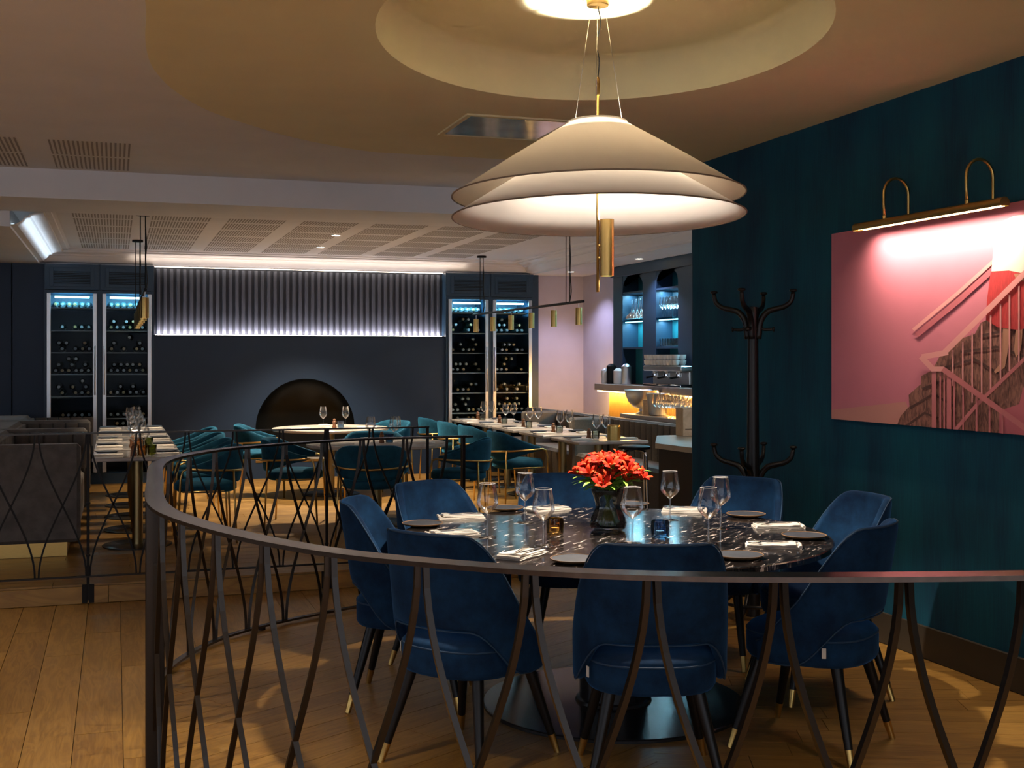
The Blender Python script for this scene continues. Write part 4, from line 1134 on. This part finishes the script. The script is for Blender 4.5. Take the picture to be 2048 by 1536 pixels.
# --- row beside the left booths
ltop = small_top(.64, .72, marble_grey)
for i, y in enumerate((9.50, 10.38, 11.24, 12.08, 12.98)):
    o_ = ORD[i]; x = .16
    make_table('booth_table', o_ + ' grey-topped table in the row beside the grey booths', ltop, x, y, 'tables beside the grey booths', .255, brass_dark)
    z = TT + .0005
    for k, (dx, dy) in enumerate(((-.02, -.05), (.05, .13))):
        ware(glass_low, x+dx, y+dy, z, 'wine_glass', 'wine glass on the %s half of the %s table beside the grey booths' % (['sofa', 'chair'][k], o_), 'wine glass', 'glasses on the booth tables')
    for s in (-1, 1):
        ware(nap_low, x+s*.20, y-.12, z, 'napkin', 'folded white napkin on the %s side of the %s booth table' % ('sofa' if s < 0 else 'chair', o_), 'napkin', 'napkins on the booth tables', R(4*s))
        ware(plate_low, x+s*.22, y+.16, z, 'side_plate', 'side plate on the %s side of the %s booth table' % ('sofa' if s < 0 else 'chair', o_), 'plate', 'plates on the booth tables')
        kn = ware(knife_me, x+s*.20, y-.13, z+.0125, 'knife', 'knife on the %s side napkin of the %s booth table' % ('sofa' if s < 0 else 'chair', o_), 'knife', 'knives on the booth tables', R(6))
    if i < 2:
        ware(tumbler_mesh(amber_glass), x+.03, y-.17, z, 'tealight_glass', 'amber tealight glass on the %s booth table' % o_, 'candle holder', 'tealights on the booth tables')
        ware(tumbler_mesh(green_glass), x+.10, y-.15, z, 'tealight_glass', 'green tealight glass on the %s booth table' % o_, 'candle holder', 'tealights on the booth tables')
        ware(mill, x-.03, y-.19, z, 'pepper_mill', 'brown pepper mill on the %s booth table' % o_, 'pepper mill', 'mills on the booth tables')
for i, y in enumerate((9.62, 10.42, 11.26, 12.12)):
    tub_at(.67, y, R(180), '%s teal tub chair in the row facing the grey booths' % ['nearest', 'second nearest', 'third', 'farthest'][i], 'teal tub chairs facing the booths')
# --- left booth
bo = thing('booth_sofa', 'grey velvet booth sofa with high end panels and brass plinth', 'sofa', (0, 0, 0))
BX0, BX1 = -1.0, -.235
def soft(mb, *a, c=.025): return mb.cbox(*a, c=c)
ZB0, ZB1 = PLAT + .10, PLAT + .80
for k, (y0, y1) in enumerate(((9.10, 9.24), (11.12, 11.26), (12.60, 12.74))):
    soft(MB(), BX0-.25, BX1, y0, y1, ZB0, ZB1).build('end_panel', grey_velvet, bo, 30)
for y0, y1 in ((9.24, 11.12), (11.26, 12.60), (12.74, 13.9)):
    soft(MB(), BX0+.18, BX1-.02, y0+.002, y1-.002, ZB0, PLAT+.45, c=.04).build('seat', grey_velvet, bo, 30)
    n_ = max(3, int(round((y1-y0)/.115)))
    cm = None
    for q in range(n_):
        w_ = (y1-y0)/n_
        a = [(-w_/2+.002, 0), (-w_/2+.010, .022), (-w_*.2, .034), (w_*.2, .034), (w_/2-.010, .022), (w_/2-.002, 0)]
        if cm is None:
            cm = MB().prism([(px_, py_) for px_, py_ in a], PLAT+.44, ZB1-.03).mesh('channel', grey_velvet)
        link('channel', cm, bo, 40, (BX0+.14, y0+w_*(q+.5), 0), R(-90))
    for s_, xx in ((1, y0), (-1, y1)):                       # padded channels on the panels
        if (s_, round(xx, 2)) == (1, 9.24): continue
        for q in range(5):
            w_ = .118; xc_ = BX0 + .24 + w_*q
            a = [(-w_/2+.002, 0), (-w_/2+.010, .018), (-w_*.2, .028), (w_*.2, .028), (w_/2-.010, .018), (w_/2-.002, 0)]
            if s_ == -1: MB().prism([(p_[0], -p_[1]) for p_ in a], PLAT+.455, ZB1-.03).build('channel', grey_velvet, bo, 40, (xc_, xx, 0))
soft(MB(), BX0-.25, BX0+.14, 9.24, 13.9, ZB0, ZB1, c=.03).build('back_rest', grey_velvet, bo, 30)
MB().box(BX0-.2, BX1-.09, 9.13, 13.9, PLAT+.002, ZB0).build('plinth', brass, bo)
# --- two round tables in the middle
rtop = MB().lathe([(0, TT-PLAT-.028), (.59, TT-PLAT-.028), (.60, TT-PLAT-.022), (.60, TT-PLAT-.004), (.596, TT-PLAT), (0, TT-PLAT)], 56).mesh('tabletop', marble_pale)
A, B = (2.13, 12.45), (2.13, 10.12)
tA = make_table('cafe_table', 'round pale-topped table in front of the black arched niche', rtop, *A, 'round tables in the middle', .30, brass_dark)
tB = make_table('cafe_table', 'round pale-topped table just behind the railings', rtop, *B, 'round tables in the middle', .30, brass_dark)
for (cx, cy), seats in ((A, ((172, 'on the booth side of the round table by the niche'), (28, 'on the wine cabinet side of the round table by the niche'))),
                        (B, ((-105, 'with its back to the railings at the near round table'), (163, 'on the booth side of the near round table'), (80, 'between the two round tables'), (-22, 'on the wine cabinet side of the near round table')))):
    for an, lb in seats:
        x, y = cx + .70*math.cos(R(an)), cy + .70*math.sin(R(an))
        tub_at(x, y, R(an+180), 'teal velvet tub chair ' + lb, 'teal tub chairs at the round tables')
    z = TT + .0005
    for k, (dx, dy) in enumerate(((-.07, .05), (.16, .02)) if cy > 11 else ((-.06, .0), (.14, -.03), (-.02, .16), (.20, .14))):
        ware(glass_low, cx+dx, cy+dy, z, 'wine_glass', 'wine glass on the %s part of the round table %s' % ((['booth-side', 'cabinet-side'] if cy > 11 else ['front booth-side', 'front cabinet-side', 'rear booth-side', 'rear cabinet-side'])[k], 'by the niche' if cy > 11 else 'behind the railings'), 'wine glass', 'glasses on the round tables')
    ware(tumbler_mesh(blue_glass), cx+.09, cy-.08, z, 'tealight_glass', 'blue tealight glass on the round table %s' % ('by the niche' if cy > 11 else 'behind the railings'), 'candle holder')
    ware(mill, cx+.03, cy-.05, z, 'pepper_mill', 'brown pepper mill on the round table %s' % ('by the niche' if cy > 11 else 'behind the railings'), 'pepper mill')
    for k, an in enumerate((-150, -30, 90, 200)):
        ware(nap_low, cx+.40*math.cos(R(an)), cy+.40*math.sin(R(an)), z, 'napkin', 'white napkin on the %s edge of the round table %s' % (['front booth-side', 'front cabinet-side', 'rear', 'booth-side'][k], 'by the niche' if cy > 11 else 'behind the railings'), 'napkin', 'napkins on the round tables', R(an))
# --- row of tables by the right booths
stop = small_top(.66, .70, marble_pale)
ys5 = (9.98, 10.90, 11.80, 12.62, 13.45)
for i, y in enumerate(ys5):
    o_ = ORD[i]; x = 4.12
    make_table('booth_table', o_ + ' pale stone table in the row beside the ribbed taupe booths', stop, x, y, 'tables beside the taupe booths', .26, brass_dark)
    z = TT + .0005
    for k, (dx, dy) in enumerate(((-.02, .0), (.08, .02))):
        ware(glass_low, x+dx, y+dy, z, 'wine_glass', 'wine glass on the %s half of the %s pale table by the taupe booths' % (['chair', 'sofa'][k], o_), 'wine glass', 'glasses by the taupe booths')
    ware(mill, x-.09, y+.01, z, 'pepper_mill', 'brown pepper mill on the %s pale table by the taupe booths' % o_, 'pepper mill')
    tg = ware(tumbler_mesh(smoke_glass), x-.05, y-.05, z, 'tealight_glass', 'smoked tealight glass on the %s pale table by the taupe booths' % o_, 'candle holder')
    for s in (-1, 1):
        ware(nap_low, x+s*.22, y-.1, z, 'napkin', 'white napkin on the %s side of the %s pale booth table' % ('chair' if s < 0 else 'sofa', o_), 'napkin', 'napkins by the taupe booths', R(3))
        ware(plate_low, x+s*.20, y+.14, z, 'side_plate', 'side plate on the %s side of the %s pale booth table' % ('chair' if s < 0 else 'sofa', o_), 'plate', 'plates by the taupe booths')
p = G(1217, 887, TT)
lant = thing('brass_lantern', 'ribbed brass cylinder candle holder on the nearest pale table', 'candle holder', (4.19, 9.80, TT+.0005))
prof = [(.058, 0)] + [(.058 + .002*(k % 2), .006 + k*.0118) for k in range(11)] + [(.056, .13), (.052, .13), (.052, .01), (0, .01)]
MB().lathe(prof, 28).build('ribbed_body', brass, lant, 30)
for i, y in enumerate((10.72, 11.72, 12.55, 13.42)):
    tub_at(3.60, y, R(0), '%s teal tub chair in the row facing the taupe booths' % ['nearest', 'second nearest', 'third', 'farthest'][i], 'teal tub chairs facing the taupe booths')
# --- right booth
rb = thing('booth_sofa', 'taupe booth sofa with vertical ribs in front of the bar', 'sofa', (0, 0, 0))
RBX = 4.93
for y0, y1 in ((11.52, 11.66), (13.05, 13.19)):
    soft(MB(), 4.47, RBX-.06, y0, y1, PLAT+.05, PLAT+.80, c=.02).build('end_panel', walnut if False else taupe, rb, 30)
segs = ((9.42, 11.52), (11.66, 13.05), (13.19, 14.2))
for y0, y1 in segs:
    soft(MB(), 4.49, RBX-.07, y0, y1, PLAT+.04, PLAT+.44, c=.03).build('seat', taupe, rb, 30)
    n_ = int(round((y1-y0)/.135)); w_ = (y1-y0)/n_
    a = [(-w_/2+.002, 0), (-w_/2+.012, .03), (-w_*.2, .045), (w_*.2, .045), (w_/2-.012, .03), (w_/2-.002, 0)]
    cm = MB().prism(a, PLAT+.43, PLAT+.785).mesh('channel', taupe)
    for q in range(n_): link('channel', cm, rb, 40, (RBX-.03, y0+w_*(q+.5), 0), R(90))
soft(MB(), RBX-.05, RBX+.07, 9.42, 14.2, PLAT+.03, PLAT+.80, c=.02).build('back_rest', taupe, rb, 30)

# --- host counter behind the end of the teal wall
hc = thing('host_counter', 'dark counter with pale top behind the end of the teal wall', 'counter', (3.94, 8.41, PLAT))
HZ = .76
MB().prism([(.09, -.60), (.03, .0), (.42, .79), (.52, .79), (.52, -.60)], .002, HZ-.04).build('cabinet', plain('host_dark', (.022, .017, .014), .5), hc)
MB().prism([(.06, -.62), (0, 0), (.40, .82), (.92, .82), (.92, -.62)], HZ-.04, HZ).build('countertop', plain('host_top', (.52, .42, .29), .35, .08, 8), hc)
bx = thing('wine_box', 'pale wooden wine box standing on the host counter', 'box', (4.50, 9.06, PLAT+HZ+.001))
MB().cbox(0, .33, 0, .14, 0, .225, .003).build('box_body', box_wood, bx)
MB().cbox(-.002, .332, -.002, .142, .225, .237, .002).build('sliding_lid', box_wood, bx)
MB().box(.02, .12, -.0012, 0, .055, .060).build('printed_mark', plain('print_brown', (.10, .05, .02), .7), bx)
# chrome stool
stl = thing('chrome_stool', 'chrome tube stool tucked behind the host counter', 'stool', (4.10, 9.16, PLAT))
MB().lathe([(0, .655), (.12, .655), (.135, .66), (.135, .678), (.12, .685), (0, .685)], 28).build('seat', black_metal, stl, 40)
for k in range(4):
    a = R(45+90*k)-YAW; c, n_ = math.cos(a), math.sin(a)
    MB().tube(spline([Vector((c*r, n_*r, z)) for r, z in ((.02, .648), (.09, .645), (.122, .625), (.13, .57), (.14, .30), (.15, .006))], 5), .011, 8).build('leg', chrome, stl, 180)

# =================================================================== WINE CABINETS
bot_me = {}
def bottle_mesh(cap):
    if cap.name not in bot_me:
        M_ = Matrix.Rotation(R(90), 4, 'X')
        mb = MB().lathe([(.02, -.15), (.036, -.148), (.0375, -.14), (.0375, .03), (.030, .06), (.0165, .085), (.014, .10)], 12, M=M_)
        mb.lathe([(.0142, .095), (.0155, .098), (.0155, .145), (.0165, .147), (.0165, .153), (0, .154)], 10, mi=1, M=M_)
        bot_me[cap.name] = mb.mesh('wine_bottle', [bottle_dark, cap])
    return bot_me[cap.name]
vent_black = plain('vent_shadow', (.006, .008, .012), .8)
cabs = [(LX0, 'beside the dark wall panel, above the booths'), (LX0+.585, 'next to the fluted band, above the booth tables'), (RX0, 'next to the fluted band, on the bar side'), (RX0+.57, 'beside the lilac wall')]
rb_ = random.Random(5)
shelf_z = [2.10, 1.845, 1.60, 1.355, 1.105, .855]
for ci, (x0, wh) in enumerate(cabs):
    w = .585 if ci < 2 else .57
    cb = thing('wine_cabinet', 'tall navy wine cabinet with glass door ' + wh, 'wine cabinet', (x0, BACK-.09, PLAT))
    H = Z_LOW - PLAT
    dt, db = 2.262-PLAT, .12
    mb = MB(); th_ = .018
    mb.box(0, th_, 0, .62, .0, H).box(w-th_, w, 0, .62, 0, H).box(th_, w-th_, 0, .60, dt, dt+.03).box(th_, w-th_, .0, .60, 0, db)
    mb.box(th_, .05, .0, .02, db, dt).box(w-.05, w-th_, 0, .02, db, dt)
    mb.build('carcass', navy_cab, cb)
    MB().box(th_, w-th_, .60, .62, 0, H).box(th_+.001, th_+.004, .03, .60, db, dt).box(w-th_-.004, w-th_-.001, .03, .60, db, dt).build('lining', MATS.get('cabinet_lining') or plain('cabinet_lining', (.004, .016, .030), .6), cb)
    vp_ = MB(); vp_.cbox(.006, w-.006, -.012, .0, dt+.035, H-.004, .003); vpo = vp_.build('vent_panel', navy_cab, cb)
    MB().box(.10, w-.10, -.0135, -.0118, dt+.105, dt+.235).build('vent_slot', vent_black, vpo)
    mbf = MB()
    for a in ((.06, .10, dt+.07, H-.04), (w-.10, w-.06, dt+.07, H-.04)): mbf.cbox(a[0], a[1], -.020, -.012, a[2], a[3], .002)
    mbf.cbox(.10, w-.10, -.020, -.012, dt+.07, dt+.10, .002).cbox(.10, w-.10, -.020, -.012, dt+.24, H-.04, .002); mbf.build('vent_frame', navy_cab, vpo)
    for q in range(7):
        z = dt + .113 + q*.018
        MB().box(.102, w-.102, -.018, -.0136, z, z+.009).build('louver', navy_cab, vpo)
    dr_ = MB().cbox(.028, .072, -.030, .0, db+.01, dt-.004, .004).cbox(w-.072, w-.028, -.030, .0, db+.01, dt-.004, .004).build('door', steel, cb)
    MB().box(.072, w-.072, -.018, -.014, db+.01, dt-.004).build('pane', pane_glass, dr_)
    MB().tube([(.05 if ci % 2 else w-.05, -.045, 1.0), (.05 if ci % 2 else w-.05, -.045, 1.55)], .007, 8).build('handle', steel, dr_, 180)
    for z in shelf_z:
        MB().box(.05, w-.05, .03, .56, z-PLAT-.010, z-PLAT).build('shelf', plain('shelf_edge', (.17, .20, .215), .4) if 'shelf_edge' not in MATS else MATS['shelf_edge'], cb)
    st_ = MB().box(.11, w-.11, .05, .075, dt-.055, dt-.035).build('light_bar', led_cyan, cb)
    light('cabinet_light', 'AREA', (w/2, .10, dt-.06), 16.0, (.22, .66, 1), cb, (R(38), 0, 0), shape='RECTANGLE', size=w-.2, size_y=.03)
    light('cabinet_glow', 'AREA', (w/2, .045, dt-.30), .35, (.35, .80, 1), cb, (R(20), 0, 0), shape='RECTANGLE', size=w-.2, size_y=.02)
    for si, z in enumerate(shelf_z + [.62]):
        rows = 1 if si == 0 else (2 if rb_.random() < .6 else 3)
        if ci == 0 and si in (1, 5): rows = 1
        for r in range(rows):
            nb = 6 - r
            for q in range(nb):
                if si and rb_.random() < (.22 + .12*r): continue
                bx_ = x0 + .085 + (w-.17)*(q + .5 + .5*r - 0*r)/6
                cap = rb_.choice([capsule, capsule, capsule_gold])
                o = link('wine_bottle', bottle_mesh(cap), None, 40, (bx_, BACK-.09+.25, z + .040 + r*.066), rb_.uniform(-.05, .05))
                tag(o, 'dark wine bottle on %s of the wine cabinet %s' % (['the lit top shelf', 'the second shelf', 'the third shelf', 'the fourth shelf', 'the fifth shelf', 'the sixth shelf', 'the bottom'][si], ['by the dark panel', 'left of the flutes', 'right of the flutes', 'by the lilac wall'][ci]), 'bottle', 'bottles in the wine cabinets')

# =================================================================== BAR
bc = thing('bar_cabinet', 'tall navy bar cabinet with arched shelf bays', 'cabinet', (0, 0, 0))
FX = 5.50                                               # front of the cabinet
def bay(y0, y1, tag_):
    # arched opening built as spandrels over the bay
    w = y1-y0; zc = 2.28; n = 14
    pts = [(y0, zc)] + [(y0 + w/2 - w/2*math.cos(math.pi*i/n), zc + .20*math.sin(math.pi*i/n)**.7) for i in range(n+1)] + [(y1, zc)]
    poly = [(y0, Z_LOW-.12), (y0, zc)] + pts[1:-1] + [(y1, zc), (y1, Z_LOW-.12)]
    bm = bmesh.new(); vs = [bm.verts.new((FX, a, b)) for a, b in poly]
    f = bm.faces.new(vs); bmesh.ops.triangulate(bm, faces=[f])
    r = bmesh.ops.extrude_face_region(bm, geom=bm.faces[:]); bmesh.ops.translate(bm, verts=[v for v in r['geom'] if isinstance(v, bmesh.types.BMVert)], vec=(.02, 0, 0))
    bmesh.ops.recalc_face_normals(bm, faces=bm.faces)
    me = bpy.data.meshes.new('arch'); bm.to_mesh(me); bm.free(); me.materials.append(navy_cab); link('arch', me, bc)
    MB().box(FX+.19, FX+.20, y0, y1, 1.40, Z_LOW-.12).build('bay_back', teal_back, bc)
    MB().box(FX+.185, FX+.19, y0+.02, y1-.02, 1.98, 2.27).build('mirror', mirror_tile, bc)
    for z in (2.28, 1.965, 1.655):
        MB().box(FX+.0, FX+.19, y0, y1, z-.02, z).build('shelf', navy_cab if z != 1.965 else bar_glass, bc)
    st = MB().box(FX+.02, FX+.035, y0+.02, y1-.02, 1.934, 1.944).build('light_bar', emis('bar_led', (.3, .85, 1), 3.0) if 'bar_led' not in MATS else MATS['bar_led'], bc)
    light('bay_light', 'AREA', (FX+.08, (y0+y1)/2, 2.25), 4.0, (.35, .80, 1), bc, shape='RECTANGLE', size=.04, size_y=w-.05)
    light('bay_light', 'AREA', (FX+.08, (y0+y1)/2, 1.93), 3.0, (.35, .80, 1), bc, shape='RECTANGLE', size=.04, size_y=w-.05)
bays = [(12.05, 12.60), (11.18, 11.71), (10.3, 10.83), (9.45, 9.95)]
for b_ in bays: bay(*b_, 0)
ed = [12.87] + [v for b_ in bays for v in (b_[1], b_[0])] + [8.9]
for k in range(0, len(ed), 2):
    MB().cbox(FX-.006, FX+.21, ed[k+1], ed[k], 1.24, Z_LOW-.002, .003).build('pilaster', navy_cab, bc)
MB().cbox(FX-.03, FX+.21, 8.9, 12.90, Z_LOW-.12, Z_LOW-.001, .004).build('cornice', navy_cab, bc)
MB().box(FX+.16, FX+.20, 8.9, 12.8, 1.24, 1.635).build('splashback', teal_back, bc)
# glassware on the bar shelves
dec_me = MB().shell([(.001, .004), (.07, .004), (.088, .014), (.075, .05), (.03, .09), (.016, .13), (.016, .21), (.022, .235)], 18).mesh('decanter', clear_glass)
for k in range(5): ware(dec_me, FX+.09, 12.53-.105*k, 1.966, 'decanter', 'wide glass decanter on the upper shelf of the lilac-side bar bay', 'decanter', 'decanters on the bar shelf')
for k in range(12): ware(glass_low, FX+.05+.075*(k % 2), 11.66-.038*k, 1.966, 'wine_glass', 'wine glass on the upper shelf of the middle bar bay', 'wine glass', 'glasses on the bar shelves')
short_me = MB().shell([(.001, .004), (.027, .004), (.032, .03), (.034, .085), (.032, .085), (.028, .012), (.001, .01)], 14).mesh('tumbler', clear_glass)
for k in range(14): ware(short_me, FX+.05+.075*(k % 2), 11.66-.033*k, 1.656, 'tumbler', 'short tumbler on the lower shelf of the middle bar bay', 'glass', 'tumblers on the bar shelves')
# back counter
bcn = thing('back_counter', 'pale bar back counter over a lit gold ribbed front', 'counter', (0, 0, 0))
MB().cbox(5.30, 5.50, 8.9, 12.97, 1.165, 1.24, .004).build('countertop', plain('bar_top', (.44, .38, .33), .3, .06, 8), bcn)
MB().box(5.40, 5.70, 8.9, 12.75, PLAT+.002, 1.165).build('counter_body', gold_panel, bcn)
fm = MB().prism([(-.018, 0), (-.012, -.014), (0, -.02), (.012, -.014), (.018, 0)], PLAT+.01, 1.15).mesh('rib', gold_panel)
for k in range(50): link('rib', fm, bcn, 40, (5.40, 12.72-.04*k, 0), R(-90))
MB().box(5.315, 5.33, 9.0, 12.92, 1.150, 1.160).build('light_strip', led_amber, bcn)
light('counter_light', 'AREA', (5.35, 11.8, 1.150), 16, (1, .58, .18), bcn, (0, R(0), 0), shape='RECTANGLE', size=.04, size_y=2.0)
light('counter_end_light', 'AREA', (5.42, 12.99, 1.130), 9, (1, .55, .15), bcn, (R(70), 0, 0), shape='RECTANGLE', size=.18, size_y=.04)
# front counter
fcn = thing('bar_counter', 'bar counter with pale top behind the taupe booth', 'counter', (0, 0, 0))
MB().cbox(5.03, 5.28, 8.9, 11.60, .915, .955, .004).build('countertop', MATS['bar_top'], fcn)
MB().box(5.06, 5.25, 8.9, 11.57, PLAT+.002, .915).build('counter_body', MATS['host_dark'], fcn)
bw = thing('champagne_bowl', 'hammered silver champagne bowl on a foot on the bar counter', 'bowl', (5.15, 11.30, .956))
MB().shell([(.001, .055), (.03, .056), (.09, .075), (.145, .13), (.175, .20), (.185, .245), (.192, .25), (.185, .252), (.17, .20), (.14, .135), (.09, .082), (.001, .07)], 36, (0, 0, 0)).build('bowl', steel, bw, 180)
MB().lathe([(.075, 0), (.07, .008), (.035, .03), (.03, .056), (0, .058)], 28).build('foot', steel, bw, 40)
bk = thing('ice_bucket', 'steel ice bucket beside the champagne bowl', 'bucket', (5.17, 10.97, .956))
MB().shell([(.001, .005), (.085, .003), (.09, .01), (.115, .22), (.12, .225), (.112, .22), (.086, .015), (.001, .012)], 28).build('bucket_body', steel, bk, 180)
mn = thing('menu_board', 'plain wooden menu board standing before the ice bucket', 'menu', (5.08, 11.03, .956), R(-70))
MB().cbox(-.055, .055, -.006, .006, 0, .16, .002).build('board', box_wood, mn)
for k in range(26):
    ware(glass_low, 5.07+.055*(k % 4), 10.80-.085*(k//4)-.012*(k % 2), .956, 'wine_glass', 'wine glass in the crowd of glasses on the bar counter', 'wine glass', 'glasses on the bar counter')
# coffee machine and cups
cmach = thing('coffee_machine', 'chrome espresso machine on the back counter', 'coffee machine', (5.41, 11.27, 1.241))
MB().cbox(-.085, .085, -.50, .40, .16, .215, .01).build('top_housing', steel, cmach, 30)
MB().cbox(.02, .085, -.48, .38, .02, .16, .01).build('back_housing', steel, cmach, 30)
MB().cbox(-.09, .085, -.50, .40, .0, .025, .006).build('drip_tray', chrome, cmach, 30)
for y in (-.36, -.08, .20):
    gh = MB().lathe([(.034, .10), (.036, .12), (.03, .16), (0, .162)], 18).build('group_head', chrome, cmach, 40, (-.035, y, 0))
    MB().tube([(-.035, y, .105), (-.14, y, .09)], [.010, .012], 8).build('handle', black_metal, gh, 40, (.035, -y, 0))
cup_me = MB().shell([(.001, .003), (.022, .003), (.033, .02), (.037, .055), (.035, .055), (.030, .02), (.001, .008)], 16).mesh('cup', white_cloth)
for r in range(2):
    for k in range(20):
        ware(cup_me, 5.345+.072*(k % 2), 11.60-.076*(k//2), 1.457+.057*r, 'cup', 'white cup stacked on top of the espresso machine', 'cup', 'cups on the espresso machine')
jar_me = MB().lathe([(.05, 0), (.055, .01), (.055, .15), (.04, .165), (.04, .18), (0, .18)], 18)
for k, (y, mt, lb) in enumerate(((12.86, white_cloth, 'white canister at the end of the back counter'), (12.70, black_metal, 'black canister between the pale ones on the back counter'), (12.50, linen, 'cream canister on the back counter below the bar shelves'), (12.28, steel, 'steel canister next to the espresso machine'))):
    o = MB().lathe([(.05, 0), (.055, .01), (.055, .15 + .05*(k % 2)), (.04, .165 + .05*(k % 2)), (.02, .18 + .05*(k % 2)), (0, .18 + .05*(k % 2))], 18).build('canister', mt, None, 40, (5.40, y, 1.241)); tag(o, lb, 'canister')
tr = MB().lathe([(0, 0), (.10, 0), (.13, .012), (.132, .016), (.10, .008), (0, .008)], 28).build('tray', black_metal, None, 40, (5.37, 12.93, 1.265)); 
tr.location = (5.40, 12.90, 1.241 + .232); COL.objects.unlink(tr); bpy.data.objects.remove(tr)

# =================================================================== TRACK PENDANTS
def track(x, y0, y1, zbar, n, label, hang):
    t = thing('track_pendant', label, 'lamp', (x, 0, 0))
    MB().tube([(0, y0, zbar), (0, y1, zbar)], .013, 10).build('bar', black_metal, t, 40)
    for y in hang:
        cn = MB().lathe([(0, Z_COFFER-.022), (.055, Z_COFFER-.022), (.055, Z_COFFER), (0, Z_COFFER)], 20).build('canopy', black_metal, t, 40, (0, y, 0))
        for s in (-1, 1): MB().tube([(s*.020, 0, zbar), (s*.020, 0, Z_COFFER-.02)], .0042, 6).build('suspension', black_metal, cn, 40)
        MB().tube(spline([(.02, 0, Z_COFFER-.12), (.03, .01, Z_COFFER-.26), (.022, 0, zbar+.30), (.035, .0, zbar+.12), (.02, 0, zbar+.02)], 4), .005, 5).build('cable', cable_black, cn, 180)
    for k in range(n):
        y = y0 + .12 + (y1-y0-.24)*k/(n-1)
        sp = MB().tube([(0, y, zbar-.012), (0, y, zbar-.055)], .0035, 6).build('spot_stem', steel, t, 40)
        c_ = MB().shell([(.004, -.052), (.030, -.055), (.031, -.062), (.031, -.215), (.028, -.215), (.027, -.20)], 18, (0, y, zbar)).build('spot_can', brass, t, 40)
        MB().lathe([(0, 0), (.0268, 0)], 16).build('lens', led_spot, c_, 0, (0, y, zbar-.205))
        light('track_beam', 'SPOT', (0, y, zbar-.225), 32, (1, .80, .56), t, (0, 0, 0), spot_size=R(70), spot_blend=.6, shadow_soft_size=.03)
track(4.12, 10.35, 13.95, 2.06, 6, 'black track pendant with brass spots over the pale tables by the bar', (10.75, 13.6))
track(.22, 9.65, 13.4, 2.06, 6, 'black track pendant with brass spots over the tables beside the grey booths', (10.1+.4, 12.9))
